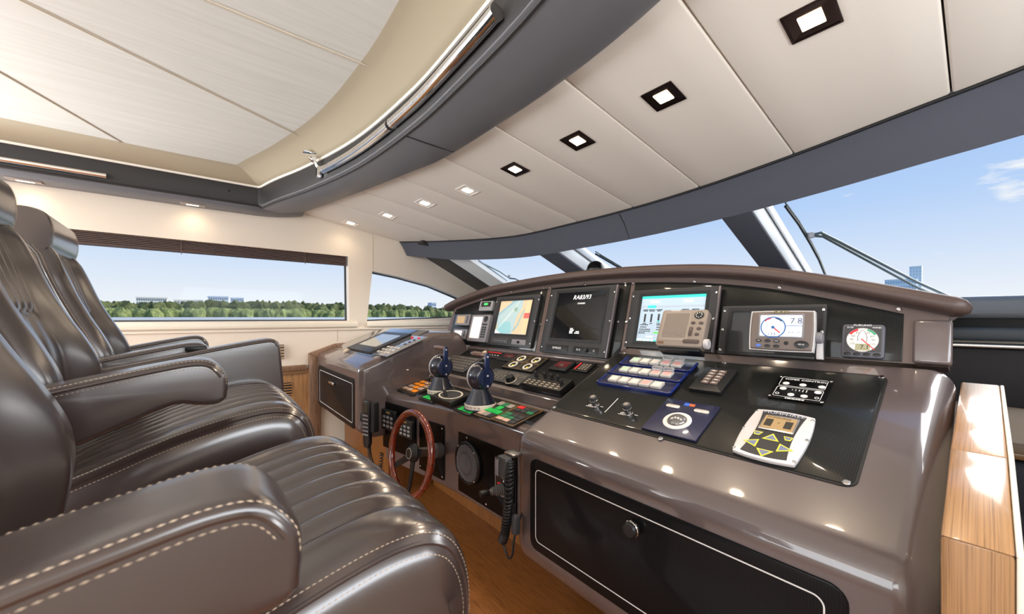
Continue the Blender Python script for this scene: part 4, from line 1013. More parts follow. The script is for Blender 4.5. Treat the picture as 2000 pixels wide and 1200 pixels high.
# ------------------------------------------------ bracket mounted displays on the pod ledge
FRD = Fr((1.655, 0, -.145), 78, 3)
t, w, h = dev('compass_display', 'grey bracket-mounted display with compass rose reading 133 degrees', 'display', FRD, ((1470, 607), (1594, 607), (1585, 689), (1460, 683)), .02)
part('housing', G().prism(bulge(w*.96, h*.94, .003, .002), -.050, 0), tbrown, t, bev=.006, seg=4)
part('rim', G().holed(bulge(w*1.0, h*.98, .003, .002), [bulge(w*.955, h*.935, .003, .002)], -.03, -.004), lgrey, t, bev=.002)
cx, cy, sw_, sh = 0, h*.12, w*.66, h*.52; z = .0022
slab(t, 'screen_frame', mgrey, sw_+.012, sh+.012, 0, .0015, cx, cy); slab(t, 'screen', em('lcd_bluewhite', 'DCE6F2', .75), sw_, sh, .0015, .0021, cx, cy, bev=0)
rr_ = sh*.46; ccx, ccy = S(.32, .42); dkb = mat('rose_blue', '2C5C96', .4)
part('rose_ring', G().holed(circ(rr_*1.12, 40, ccx, ccy), [circ(rr_*1.0, 40, ccx, ccy)], z, z+.0003), dkb, t, smooth=0)
def arc2(r0, r1, a0, a1, n=10): return [(ccx+r0*math.cos(R(a0+(a1-a0)*k/n)), ccy+r0*math.sin(R(a0+(a1-a0)*k/n))) for k in range(n+1)]+[(ccx+r1*math.cos(R(a1-(a1-a0)*k/n)), ccy+r1*math.sin(R(a1-(a1-a0)*k/n))) for k in range(n+1)]
poly(t, 'port_arc', redb, arc2(rr_, rr_*.9, 100, 140), z+.0003); poly(t, 'starboard_arc', mat('arc_navy', '24345E', .4), arc2(rr_, rr_*.9, 40, 80), z+.0003)
poly(t, 'rose_hub', dkb, circ(rr_*.16, 18, ccx, ccy), z+.0006)
poly(t, 'needle', redb, [(ccx+.003, ccy-.006), (ccx+.006, ccy-.002), (ccx+rr_*.66, ccy-rr_*.52), (ccx+rr_*.62, ccy-rr_*.62)], z+.0006)
poly(t, 'divider', dkb, [S(.63, .49), S(1, .49), S(1, .52), S(.63, .52)], z)
words(t, 'screen_text', mat('text_navy', '1C2F5C', .4), ('7.8', .030, *S(.86, .72), z, 1.0), ('--.-', .022, *S(.82, .22), z, 1.4), ('133°', .016, *S(.32, .08), z+.001, 1.1), ('30', .007, *S(.21, .76), z), ('30', .007, *S(.43, .76), z), ('60', .007, *S(.14, .62), z), ('60', .007, *S(.50, .62), z), ('90', .007, *S(.11, .42), z), ('90', .007, *S(.53, .42), z), ('120', .007, *S(.15, .24), z), ('120', .007, *S(.49, .24), z))
slab(t, 'badge', black, w*.27, .008, 0, .0012, 0, h*.46, bev=0); words(t, 'lettering', mat('print_gold', 'D8C48A', .5), ('FURUNO', .0085, 0, h*.46, .0013, 1.5))
for i in range(3):
    for j in range(2): disc(t, 'button', mat('button_blue', '4C6FC0', .35) if (i == 0 and j == 1) else black, .0095, 0, .003, w*(-.34+.145*i), h*(-.26-.125*j), .0055)
disc(t, 'cursor_pad', black, .021, 0, .003, w*.33, -h*.32, .0135); words(t, 'button_print', white, ('RD-33', .006, w*.33, -h*.32, .0032, 1.1), ('DISP', .004, -w*.34, -h*.26, .0032), ('MENU', .004, -w*.05, -h*.26, .0032))
disc(t, 'speaker_dot', blackm, .007, 0, .0008, w*.10, -h*.30)
kx = w/2+.012
part('clamp_knob', G().lathe([(.020, 0), (.021, .004), (.021, .016), (.018, .019), (.0001, .019)], Matrix.Translation((w/2+.002, -h*.12, -.03)) @ Matrix.Rotation(R(90), 4, 'Y'), 24), mgrey, t)
part('bracket', G().prism([(w/2+.004, -h*.12), (w/2+.020, -h*.12), (w/2+.024, -h*.62), (w/2+.004, -h*.62)], -.045, -.025), lgrey, t, bev=.003)
part('bracket_foot', G().box((0, -h*.60, -.04), (w*1.02, .012, .05)), black, t, bev=.003)
FSN = Fr((1.60, 0, -.16), 62, 4)
t, w, h = dev('echo_sounder', 'grey handheld-style echo sounder with blank grey screen on tilting bracket', 'display', FSN, ((1301, 605), (1384, 605), (1369, 683), (1274, 670)), .02)
slab(t, 'housing', tgrey, w, h, -.045, 0, r=.012, bev=.006, seg=4)
slab(t, 'face_inset', mat('inset_grey', '8C8279', .45), w*.62, h*.78, 0, .0008, -w*.13, h*.04, r=.006, bev=0)
slab(t, 'screen', mat('lcd_grey', '7E746C', .18, coat=.5), w*.52, h*.66, .0008, .0016, -w*.13, h*.06, r=.003, bev=0)
disc(t, 'cursor_pad', black, .019, 0, .003, w*.33, h*.34, .017)
for a in range(8): disc(t, 'arrow_mark', white, .002, .003, .0034, w*.33+.012*math.cos(a*.785), h*.34+.011*math.sin(a*.785), n=8, bev=0)
for x, y, q in ((.24, .13, .009), (.40, .13, .009), (.38, -.02, .009), (.36, -.17, .009)): disc(t, 'key', mat('key_dark_brown', '4A403C', .4), q, 0, .003, w*x, h*y, .0065)
slab(t, 'rocker_key', mat('key_dark_brown'), .015, h*.25, 0, .003, w*.22, -h*.10, r=.007, n=6); slab(t, 'power_key', mat('key_dark_brown'), w*.34, h*.105, 0, .003, w*.27, -h*.36, r=.008, n=6)
words(t, 'lettering', white, ('FURUNO', .007, -w*.20, h*.465, .0003, 1.4)); slab(t, 'badge', mat('badge_brown', '6A4A34', .4), w*.14, h*.06, 0, .001, -w*.38, -h*.42, bev=0)
g = G(); random.seed(3)
for j in range(26): g.box((-w*.13+random.uniform(-.24, .24)*w, h*(.06+random.uniform(-.30, -.18)), .0018), (.003+.004*random.random(), .0008, .0003))
part('echo_trace', g, mat('echo_ink', '5A514A', .5), t, smooth=0, kind='stuff')
part('clamp_knob', G().lathe([(.020, 0), (.021, .004), (.021, .015), (.018, .018), (.0001, .018)], Matrix.Translation((w/2+.002, -h*.36, -.02)) @ Matrix.Rotation(R(90), 4, 'Y'), 24), lgrey, t)
part('bracket_foot', G().box((0, -h*.52, -.045), (w*.9, .016, .06)), black, t, bev=.003)
# ------------------------------------------------ centre console, upper deck
t, w, h = dev('keyboard', 'compact dark keyboard on the centre console behind left throttle', 'keyboard', FUP, ((874, 690), (940, 702), (905, 727), (840, 714)), .016)
slab(t, 'tray', dgrey, w, h, -.012, 0, r=.004)
g = G(); kw = w*.92/13; kh = h*.86/5
for i in range(13):
    for j in range(5):
        x, y = -w*.46+kw*(i+.5), -h*.43+kh*(j+.5); g.box((x, y, .003), (kw*.82, kh*.80, .006))
part('keys', g, mat('key_grey', '5C5856', .5), t, bev=0, smooth=0, kind='stuff')
t, w, h = dev('thumb_joystick', 'small beige thumb joystick beside the keyboard', 'joystick', FUP, ((944, 690), (962, 692), (957, 708), (940, 705)), .004)
slab(t, 'base', dgrey, .08, .08, -.003, .004, r=.006)
part('knob', G().lathe([(.026, .004), (.022, .016), (.014, .034), (.018, .042), (.016, .050), (.0001, .053)], None, 20), mat('knob_beige', 'C9B49C', .4), t)
def redpanel(label, c4, hh=.010, lines=4, cat='control panel', name='alarm_display'):
    t, w, h = dev(name, label, cat, FUP, c4, hh)
    slab(t, 'plate', black, w, h, -hh+.001, 0, r=.003)
    return t, w, h
t, w, h = redpanel('black alarm panel with red strip beyond the right throttle handle', ((952, 683), (988, 688), (974, 701), (938, 695)))
slab(t, 'red_strip', redb, w*.7, h*.10, 0, .0006, 0, h*.2, bev=0); slab(t, 'green_strip', greend, w*.25, h*.12, 0, .0006, -w*.28, h*.40, bev=0)
for j in range(6): disc(t, 'button', lgrey, .006, 0, .002, -w*.36+j*w*.14, -h*.15)
t, w, h = redpanel('black panel with dark red screen left of the dials', ((990, 689), (1014, 693), (996, 707), (968, 701)))
slab(t, 'red_screen', mat('screen_maroon', '5A1A20', .25, coat=.4), w*.6, h*.42, 0, .001, 0, h*.14, bev=0); slab(t, 'silver_mark', steel, w*.22, h*.16, .001, .0018, w*.06, h*.06, r=.004, bev=0)
t, w, h = dev('dial_panel', 'black panel of four round dials with white rims', 'control panel', FUP, ((1012, 693), (1076, 700), (1034, 727), (980, 716)), .014)
slab(t, 'plate', black, w, h, -.010, 0, r=.003)
for i in (-1, 1):
    for j in (-1, 1):
        frame_line(t, goldp, w*.44, h*.44, .003, .0012, 0, i*w*.235, j*h*.235)
        d_ = part('dial', G().lathe([(.034, 0), (.034, .004), (.030, .0045), (.024, .0045), (.022, .0025), (.0001, .0025)], Matrix.Translation((i*w*.235, j*h*.235, 0)), 24), mat('dial_rim', 'D8D2C4', .4), t)
        part('dial_centre', G().prism(circ(.021, 18, i*w*.235, j*h*.235), .0026, .0036), blackm, d_)
        part('dial_mark', G().prism(circ(.008, 10, i*w*.235+.008, j*h*.235-.012), .0036, .0042), yellowp, d_)
t, w, h = dev('autopilot_panel', 'autopilot panel with large black rotary knob behind the right throttle', 'control panel', FUP, ((968, 720), (1040, 732), (1012, 752), (940, 738)), .014)
slab(t, 'plate', dgrey, w, h, -.010, 0, r=.003)
part('rotary_knob', G().lathe([(.034, 0), (.034, .006), (.027, .007), (.026, .030), (.022, .033), (.0001, .033)], Matrix.Translation((w*.24, -h*.28, 0)), 28), black, t)
part('knob_skirt', G().lathe([(.036, 0), (.038, .002), (.036, .005)], Matrix.Translation((w*.24, -h*.28, 0)), 28), mat('skirt_ivory', 'CBBFA8', .4), t)
for x, y in ((-.2, .25), (.12, .28), (.32, .18)): frame_line(t, mat('print_tan', 'B7A488', .5), w*.24, h*.15, .002, .0015, 0, x*w, y*h)
for i in range(5):
    for j in range(3): slab(t, 'key', mat('key_mid', '6B675F', .4), w*.07, h*.10, 0, .003, -w*.40+i*w*.095, -h*.30+j*h*.15, bev=.0008)
t, w, h = dev('knob_panel', 'thick black control box with five small knobs and white legends', 'control panel', FUP, ((1042, 730), (1118, 740), (1096, 764), (1014, 748)), .045)
slab(t, 'housing', black, w, h, -.040, 0, r=.003, bev=.002)
for x, y in ((-.34, .30), (-.12, .34), (.06, .30), (.24, .28), (.40, -.02)):
    part('knob', G().lathe([(.012, 0), (.012, .004), (.010, .005), (.009, .028), (.0075, .030), (.0001, .030)], Matrix.Translation((x*w, y*h, 0)), 14), black, t)
g = G(); random.seed(5)
for i in range(7):
    for j in range(3): g.box((-w*.40+i*w*.13, -h*.38+j*h*.15, .0004), (w*.075, h*.06, .0006))
part('legends', g, mat('print_tan2', 'A89A86', .5), t, smooth=0, kind='stuff')
t, w, h = redpanel('small black monitor unit with maroon screen behind the knob box', ((1092, 704), (1127, 706), (1102, 725), (1070, 719)), .020)
slab(t, 'screen', mat('screen_maroon'), w*.7, h*.6, 0, .001, 0, h*.08, bev=0); slab(t, 'screen_mark', steel, w*.2, h*.2, .001, .0015, 0, 0, bev=0)
t, w, h = redpanel('black keypad with a row of red lights beside the desk edge', ((1138, 707), (1162, 710), (1146, 729), (1116, 721)), .014)
for j in range(6): disc(t, 'red_light', redb, .006, 0, .002, -w*.38, -h*.30+j*h*.12)
for i in range(3):
    for j in range(4): slab(t, 'key', mat('key_tan', '8F8578', .4), w*.14, h*.10, 0, .003, -w*.12+i*w*.2, -h*.28+j*h*.17, bev=.0008)
# ------------------------------------------------ centre console, lower deck
t, w, h = dev('button_panel', 'dark panel of orange and pale buttons at the left of the centre console', 'button panel', FLOW, ((806, 733), (860, 749), (812, 773), (752, 752)), .012)
slab(t, 'plate', mat('panel_brown_black', '2B2420', .45), w, h, -.010, 0, r=.003)
pat = ['popo', 'ppop', 'oppp', 'ppoo', 'poop', 'oppo']
for i in range(6):
    for j in range(4): slab(t, 'button', orangeb if pat[i][j] == 'o' else pinkb, w*.115, h*.13, 0, .005, -w*.38+i*w*.15, -h*.30+j*h*.19, r=.002, bev=.001)
for j in range(3): part('gold_line', G().box((0, -h*.40+j*h*.38, .0003), (w*.92, .0015, .0005)), goldp, t)
def throttle(label, u, v, z_):
    q_ = FLOW.px(u, v); p = FLOW.M(*q_).translation; t = thing('throttle', label, 'throttle', Matrix.Translation(p) @ Matrix.Rotation(R(-90), 4, 'Z'), 'twin throttles')
    # local x to starboard, y forward, z up
    part('base_skirt', G().lathe([(.094, 0), (.094, .004), (.090, .006)], None, 36), navyl, t)
    rg = part('scale_ring', G().lathe([(.090, .006), (.090, .028), (.087, .030)], None, 36, caps=False), mat('ring_ivory', 'E4DACC', .4), t)
    g = G()
    for k in range(-4, 5):
        M_ = Matrix.Rotation(R(-100+k*15), 4, 'Z') @ Matrix.Translation((.0902, 0, .016)) @ Matrix.Rotation(R(90), 4, 'Y') @ Matrix.Rotation(R(90), 4, 'Z')
        text(g, ('30', '20', '10', '0', '10', '20', '30', '10', '20')[k+4], .014, 0, 0, 0, M=M_)
    part('scale_numbers', g, ik, rg, smooth=0)
    part('cone', G().lathe([(.087, .030), (.080, .045), (.050, .100), (.046, .112), (.048, .116), (.044, .120)], None, 36), navyb, t)
    M_ = Matrix.Translation((0, 0, .178)) @ Matrix.Rotation(R(90), 4, 'Y')
    part('drum', G().lathe([(.030, -.060), (.056, -.052), (.074, -.032), (.078, -.010), (.078, .012), (.074, .034), (.060, .052), (.050, .056), (.0001, .056)], M_, 36), navyb, t)
    part('drum_ring', G().lathe([(.0785, -.020), (.0805, -.018), (.0805, -.010), (.0785, -.008)], M_, 36, caps=False), lgrey, t)
    part('drum_face', G().lathe([(.050, .056), (.048, .062), (.0001, .062)], M_, 32), mat('drum_face_blue', '2B3352', .35, metal=.2), t)
    lv = part('lever', G().prism([(-.017, -.055), (.017, -.055), (.015, .125), (.010, .137), (-.010, .137), (-.015, .125)], .062, .072, Matrix.Translation((0, 0, .178)) @ Matrix(((0, 0, 1, 0), (1, 0, 0, 0), (0, 1, 0, 0), (0, 0, 0, 1)))), navyl, t, bev=.002)
    for zz in (-.045, .012, .118): part('lever_bolt', G().lathe([(.006, .072), (.006, .075), (.0001, .076)], Matrix.Translation((0, 0, .178+zz)) @ Matrix.Rotation(R(90), 4, 'Y'), 12), lgrey, lv)
    part('grip', G().loft([[(x, .020*math.cos(2*math.pi*q/12)*sc, .304+.014*math.sin(2*math.pi*q/12)*sc) for q in range(12)] for x, sc in ((.062, .7), (.04, .9), (.0, 1.0), (-.05, 1.05), (-.075, .95), (-.082, .6))]), mat('grip_brown', '5B4038', .25, coat=.6), t, smooth=50)
    return t
throttle('navy throttle lever head on the left, next to the orange buttons', 861, 768, -.528)
throttle('navy throttle lever head on the right, next to the green buttons', 938, 797, -.528)
def ledpad(label, c4):
    t, w, h = dev('led_panel', label, 'button panel', FLOW, c4, .010, 'green led pads')
    slab(t, 'plate', black, w, h, -.008, 0, r=.003)
    for j in range(3): slab(t, 'green_light', greenb, w*.25, h*.55, 0, .002, -w*.29+j*w*.29, 0, r=.002, bev=.0005)
ledpad('small pad of green lights below the left throttle', ((835, 768), (862, 776), (850, 787), (822, 778)))
ledpad('small pad of green lights below the right throttle', ((905, 790), (934, 799), (921, 813), (890, 801)))
t, w, h = dev('follow_up_dial', 'black box with white oval dial and short knob between throttles', 'control panel', FLOW, ((874, 757), (918, 768), (884, 788), (846, 774)), .040)
slab(t, 'housing', black, w, h, -.036, 0, r=.004, bev=.002)
part('dial_ring', G().holed(circ(w*.42, 30, 0, 0, h*.40), [circ(w*.36, 30, 0, 0, h*.34)], 0, .0015), mat('dial_rim'), t)
disc(t, 'dial_face', dgrey, w*.34, 0, .001, 0, 0, h*.32, n=30, bev=0)
part('knob', G().lathe([(.013, 0), (.011, .004), (.010, .032), (.0085, .035), (.0001, .035)], Matrix.Translation((0, -h*.22, .001)), 16), black, t)
def bpanel(label, c4, cols, hb=.012):
    t, w, h = dev('button_panel', label, 'button panel', FLOW, c4, hb)
    slab(t, 'plate', mat('panel_brown_black'), w, h, -hb+.002, 0, r=.003)
    mm = {'g': greenb, 'd': greend, 'p': pinkb, 'w': mat('button_grey', 'A9A19B', .4), 'r': redb, 'k': mat('button_black', '3B3B3D', .4)}
    n = len(cols); 
    for i, c in enumerate(cols):
        m_ = len(c)
        for j, q in enumerate(c):
            if q != ' ': slab(t, 'button', mm[q], w*.76/n, h*.72/m_, 0, .005, -w*.42+(i+.5)*w*.84/n, -h*.42+(j+.5)*h*.84/m_, r=.002, bev=.001)
    frame_line(t, goldp, w*.95, h*.95, .003, .0015, 0)
bpanel('black panel of green and grey buttons beside the right throttle', ((982, 782), (1012, 792), (958, 822), (925, 809)), ('pg w', 'wggd', 'kg wd'[0:4]))
bpanel('black panel of green, pink and one red button at the desk edge', ((1016, 790), (1050, 801), (1014, 836), (960, 820)), ('pdd kr', 'pdk kk', 'kkk dk'[0:6]))
tr_ = thing('console_tray', 'black metal edge strip below the button panels on the centre console', 'trim strip', FLOW.M(*FLOW.px(900, 800), .0))
rings = []
for y in lsp(1.32, 2.62, 24):
    x = xc(y)+.055; z_ = -.541+(x-1.13)*.2126; rings.append([(x, y, z_-.001), (x+.016, y, z_+.002), (x+.016, y, z_+.012), (x+.003, y, z_+.011)])
part('strip', G().loft(rings), mat('strip_steel_black', '33363C', .3, metal=.5), tr_, world=True)
for u, v, lab in ((816, 744, 'thin chrome gooseneck lamp among the orange buttons'), (838, 757, 'short chrome gooseneck lamp close to the left throttle')):
    q_ = FLOW.px(u, v, .012); p = FLOW.M(*q_, .012).translation; t = thing('gooseneck_stand', lab, 'lamp', Matrix.Translation(p))  # gooseneck mic stand: chrome post with black top, gives no light
    part('stem', G().tube([(0, 0, 0), (0, 0, .05), (.004, .004, .075), (.016, .012, .088), (.03, .02, .084)], .004, 8), chrome, t)
    part('base', G().lathe([(.013, 0), (.013, .006), (.006, .009)], None, 14), chrome, t)
    part('head', G().lathe([(.007, 0), (.009, .006), (.009, .022), (.0001, .024)], Matrix.Translation((0, 0, .045)), 12), black, t)
# ------------------------------------------------ aft face of the centre console
def face(y): return math.degrees(math.atan2(-(xc(y+.05)-xc(y-.05)), .1))
def FF(y, off=.0): return Fr((xc(y), y, 0), 90, face(y))
def fdev(name, label, cat, y, c4, h=.0, group=None):
    return dev(name, label, cat, FF(y), c4, h, group)
t, w, h = fdev('keypad_plate', 'black recessed plate carrying two keypads behind the steering wheel', 'panel', 2.42, ((748, 783), (812, 803), (812, 898), (748, 872)), .008)
slab(t, 'plate', blackg, w, h, -.006, 0, r=.006)
for lab, c4 in (('black keypad with grey square keys left of the wheel rim', ((745, 798), (770, 806), (770, 846), (745, 836))), ('black keypad with grey square keys seen through the wheel', ((778, 817), (804, 825), (804, 862), (778, 850)))):
    t, w, h = fdev('keypad', lab, 'keypad', 2.42, c4, .035, 'keypads behind the wheel')
    slab(t, 'housing', black, w, h, -.026, 0, r=.006, bev=.003)
    for i in range(3):
        for j in range(3): slab(t, 'key', mat('key_silver', '9FA0A2', .4), w*.17, h*.13, 0, .004, -w*.28+i*w*.28, -h*.30+j*h*.22, r=.002, bev=.001)
    scribble(t, goldp, [(0, h*.38, 0, w*.3, .008)])
t, w, h = fdev('switch_plate', 'tall black plate with green rocker switch right of the wheel', 'panel', 2.05, ((818, 816), (868, 833), (865, 937), (818, 917)), .008)
slab(t, 'plate', blackg, w, h, -.006, 0, r=.008)
sw2 = slab(t, 'rocker_switch', black, w*.17, h*.17, 0, .006, -w*.05, h*.17); slab(sw2, 'green_light', greenb, w*.13, h*.12, .006, .008, -w*.05, h*.17, bev=.0005)
for x, y in ((.44, .44), (.44, -.44), (-.44, .44), (-.44, -.44)): bolt(t, x*w, y*h, 0, .006)
part('toggle', G().lathe([(.007, 0), (.005, .014), (.0001, .018)], Matrix.Translation((w*.2, -.1*h, 0)), 10), chrome, t)
t, w, h = fdev('speaker_plate', 'wide black plate holding round speaker and joystick below right throttle', 'panel', 1.55, ((880, 841), (1008, 884), (1008, 1030), (877, 945)), .008)
slab(t, 'plate', blackg, w, h, -.006, 0, r=.008)
for x, y in ((-.47, .45), (-.47, -.45), (-.2, .45), (.1, -.45)): bolt(t, x*w, y*h, 0, .006)
fs = FF(1.65); a, b = fs.px(912, 905, .02)
t = thing('speaker', 'round black loudspeaker with mesh grille in the console face', 'speaker', fs.M(a, b, .008))
sr_ = .118
part('rim', G().lathe([(sr_, 0), (sr_, .012), (sr_*.95, .020), (sr_*.88, .020), (sr_*.86, .014)], None, 40, caps=False), black, t)
mg = mat('grille_grey', '7A7C80', .35)
part('grille', G().lathe([(sr_*.87, .012), (sr_*.80, .017), (sr_*.5, .024), (.0005, .027)], None, 40, caps=False), mat('mesh_dark', '1E1F21', .6), t)
g = G(); pit = .0085
for i in range(-13, 14):
    for j in range(-14, 15):
        x, y = (i+.5*(j % 2))*pit, j*pit*.87; q = math.hypot(x, y)
        if q < sr_*.84:
            zz = .027-.012*(q/(sr_*.85))**2.0; g.prism([(x+.0032*math.cos(R(60*k)), y+.0032*math.sin(R(60*k))) for k in range(6)], zz-.001, zz+.0012)
part('mesh_dots', g, mg, t, smooth=0, kind='stuff')
for k in range(4): bolt(t, sr_*.92*math.cos(R(45+90*k)), sr_*.92*math.sin(R(45+90*k)), .020, .005)
fj = FF(1.35); t, w, h = dev('thruster_panel', 'black bow thruster panel with ribbed rubber joystick', 'control panel', fj, ((968, 893), (1004, 906), (1000, 985), (964, 962)), .016)
slab(t, 'plate', black, w, h, -.008, 0, r=.004); frame_line(t, white, w*.92, h*.92, .004, .0015, 0)
for j in range(3):
    s_ = slab(t, 'indicator', mat('indicator_grey', 'BFC3C6', .4), w*.18, h*.17, 0, .003, -w*.24+j*w*.24, h*.12-j*.006, r=.002, bev=.0008)
    part('indicator_mark', G().box((-w*.24+j*w*.24, h*.09-j*.006, .0034), (.003, h*.06, .0006)), ik, s_)
poly(t, 'red_arc', redb, [(-w*.36, -h*.16), (-w*.10, -h*.12), (-w*.10, -h*.16), (-w*.34, -h*.20)], 0, .0006); poly(t, 'green_arc', mat('lime_print', '9BC53A', .5), [(w*.12, -h*.20), (w*.34, -h*.30), (w*.20, -h*.38)], 0, .0006)
scribble(t, white, [(0, -h*.42, 0, w*.4, .005), (0, h*.30, 0, w*.12, .006), (0, -h*.06, 0, .008, .010)])
prof = [(.026, 0), (.030, .006)]
for k in range(6): prof += [(.030-.0022*k, .010+.010*k), (.024-.0022*k, .015+.010*k)]
part('rubber_boot', G().lathe(prof+[(.012, .075), (.0001, .076)], Matrix.Translation((-w*.02, -h*.26, 0)) @ Matrix.Rotation(R(-14), 4, 'Y'), 20), mat('rubber_grey', '5A5755', .6), t)
part('stick_handle', G().lathe([(.012, .074), (.015, .080), (.017, .105), (.015, .122), (.0001, .124)], Matrix.Translation((-w*.02, -h*.26, 0)) @ Matrix.Rotation(R(-14), 4, 'Y'), 18), black, t)
# ---- steering wheel
wc = onx(801, 886, .93)
t = thing('steering_wheel', 'mahogany rimmed steering wheel with three dark spokes', 'steering wheel', Matrix.Translation(wc) @ Matrix.Rotation(R(3), 4, 'Z') @ Matrix.Rotation(R(8), 4, 'Y'))
# local: x forward (axis), y port, z up
RW = .226
part('rim', G().tube([(0, RW*math.cos(2*math.pi*k/56), RW*math.sin(2*math.pi*k/56)) for k in range(56)],   .0195, 14, closed=True), mahog, t, smooth=60)
g = G()
for k in range(26):
    a = R(55+k*3.2)
part('finger_bumps', G().tube([(.010, (RW-.011)*math.cos(R(20+5*k)), (RW-.011)*math.sin(R(20+5*k))) for k in range(12)], [.007+.003*(k % 2) for k in range(12)], 8), mahog, t, smooth=60)
for ang in (95, 215, 325):
    ca, sa = math.cos(R(ang)), math.sin(R(ang))
    if ang == 95: ca, sa = math.cos(R(165)), math.sin(R(165))
    if ang == 215: ca, sa = math.cos(R(264)), math.sin(R(264))
    if ang == 325: ca, sa = math.cos(R(326)), math.sin(R(326))
    g = G(); e = [(0.038, .022, .022), (.12, .018, .016), (RW-.006, .016, .004)]
    g.loft([[(dx-.004, r_*ca-w_*sa, r_*sa+w_*ca), (dx-.004, r_*ca+w_*sa, r_*sa-w_*ca), (dx+.004, r_*ca+w_*sa, r_*sa-w_*ca), (dx+.004, r_*ca-w_*sa, r_*sa+w_*ca)] for r_, w_, dx in e])
    part('spoke', g, mat('spoke_black', '24272B', .3, metal=.6), t, bev=.001)
part('hub', G().lathe([(.050, .012), (.052, .0), (.046, -.012), (.034, -.022), (.030, -.028), (.0001, -.028)], Matrix.Translation((.02, 0, 0)) @ Matrix.Rotation(R(90), 4, 'Y'), 30), black, t)
part('hub_ring', G().lathe([(.030, -.0285), (.030, -.030), (.027, -.030)], Matrix.Translation((.02, 0, 0)) @ Matrix.Rotation(R(90), 4, 'Y'), 30, caps=False), lgrey, t)
part('column', G().lathe([(.026, .012), (.026, .13), (.045, .14), (.045, .18)], Matrix.Translation((.02, 0, 0)) @ Matrix.Rotation(R(90), 4, 'Y'), 24), mat('column_grey', '55504E', .4, metal=.4), t)
# ---- telephone handset and microphone with their coiled cords
def coil(path, r, turns, rw, n=None):
    path = catmull(path, 80); n = n or turns*10; pts = []
    for k in range(n):
        f = k/(n-1)*(len(path)-1); i = min(int(f), len(path)-2); p = path[i].lerp(path[i+1], f-i); d = (path[i+1]-path[i]).normalized(); u_ = d.cross(Vector((.3, 1, .2))).normalized(); v_ = d.cross(u_); a = 2*math.pi*turns*k/(n-1)
        pts.append(p+u_*r*math.cos(a)+v_*r*math.sin(a))
    return G().tube(pts, rw, 6)
p0 = ony(721, 826, 2.655)
t = thing('telephone_handset', 'black telephone handset hanging at the port pod corner', 'telephone', Matrix.Translation(p0) @ Matrix.Rotation(R(20), 4, 'Z'))
FH = Matrix.Rotation(R(-90), 4, 'Y')
def yz(g): return g
ho = [(-.030, -.135), (-.016, -.165), (.020, -.165), (.034, -.13), (.034, .13), (.024, .155), (-.020, .155), (-.034, .13)]
MH = Matrix(((0, 0, -1, 0), (-1, 0, 0, 0), (0, 1, 0, 0), (0, 0, 0, 1)))       # outline (a, b, depth) -> faces aft
part('handset', G().prism(ho, 0, .030, MH), black, t, bev=.006, seg=3)
part('display', G().prism(rrect(.040, .045, .003, 3, 0, .098), .030, .0308, MH), mat('phone_lcd', '3A3F36', .2), t)
for i in range(3):
    for j in range(6): part('key', G().prism(rrect(.012, .011, .002, 2, -.018+.018*i, .055-.026*j), .030, .0325, MH), mat('phone_key', '8E9094', .4), t)
part('mount', G().prism(rrect(.05, .06, .004, 2, -.055, .03), -.02, .012, MH), blackm, t, bev=.003)
part('cradle', G().prism(rrect(.035, .20, .005, 3, .058, .045), -.02, .022, MH), blackm, t, bev=.004)
cs = [(-.01, -.01, -.165), (-.012, -.02, -.21), (.0, -.03, -.27), (.015, -.06, -.315), (.02, -.085, -.29), (.03, -.09, -.20)]
part('coiled_cord', coil(cs, .011, 26, .0035), black, t, smooth=60)
pm = onx(992, 905, .955)
t = thing('microphone', 'black radio microphone hung at the pod corner with dangling coiled cord', 'microphone', Matrix.Translation(pm))
part('bracket', G().box((.025, -.005, .034), (.05, .06, .012)), steel, t, bev=.002)
part('body', G().prism([(-.030, -.05), (.026, -.052), (.032, .02), (.026, .032), (-.026, .032), (-.034, .01)], 0, .036, MH), dgrey, t, bev=.007, seg=3)
part('talk_key', G().prism([(-.034, -.045), (-.014, -.047), (-.012, .022), (-.034, .012)], .036, .041, MH), mgrey, t, bev=.002)
cp = [(-.012, -.026, .015), (-.020, -.035, -.05), (-.012, -.018, -.15), (-.010, -.005, -.22), (.0, .02, -.29), (.0, .035, -.325)]
part('coiled_cord', coil(cp, .0150, 28, .0052), black, t, smooth=60)
part('cord_loop', G().tube(catmull([(.0, .035, -.325), (.003, .026, -.352), (.0, -.005, -.375), (.0, -.028, -.35), (.01, -.030, -.28), (.05, -.03, -.20), (.09, -.03, -.16)], 30), .0045, 8), black, t)
part('plug', G().box((.012, -.034, -.235), (.03, .03, .075)), dgrey, t, bev=.008, seg=3)
# ------------------------------------------------ port pod top
t, w, h = dev('radar_display', 'flat raised screen lying on the port console pod', 'monitor', FLEFT, ((757, 645), (797, 655), (718, 689), (680, 678)), .022)
slab(t, 'housing', black, w, h, -.018, 0, r=.004, bev=.002)
slab(t, 'screen', mat('screen_pale', '8F938F', .12, coat=.8), w*.72, h*.62, 0, .0008, 0, h*.04, bev=0)
t, w, h = dev('radar_keypad', 'row of oval keys and switches along the port pod screen', 'keypad', FLEFT, ((805, 655), (834, 659), (757, 696), (722, 690)), .008)
slab(t, 'plate', mat('plate_grey', '77767A', .2, coat=.8), w, h, -.006, 0, r=.004)
for i in range(2):
    for j in range(4): disc(t, 'oval_key', redb if j == 3 else dgrey, .018, 0, .004, (i-.5)*w*.38, h*(.06+.115*j), .010)
for i in range(4):
    for j in range(3): slab(t, 'key', mat('key_sand', 'C8C0B4', .4), w*.13, h*.05, 0, .004, -w*.32+i*w*.2, -h*.38+j*h*.12, bev=.001)
a, b = FLEFT.px(677, 687, .004); t = thing('selector_knob', 'small beige knob at the front of the port pod', 'knob', FLEFT.M(a, b, .004))
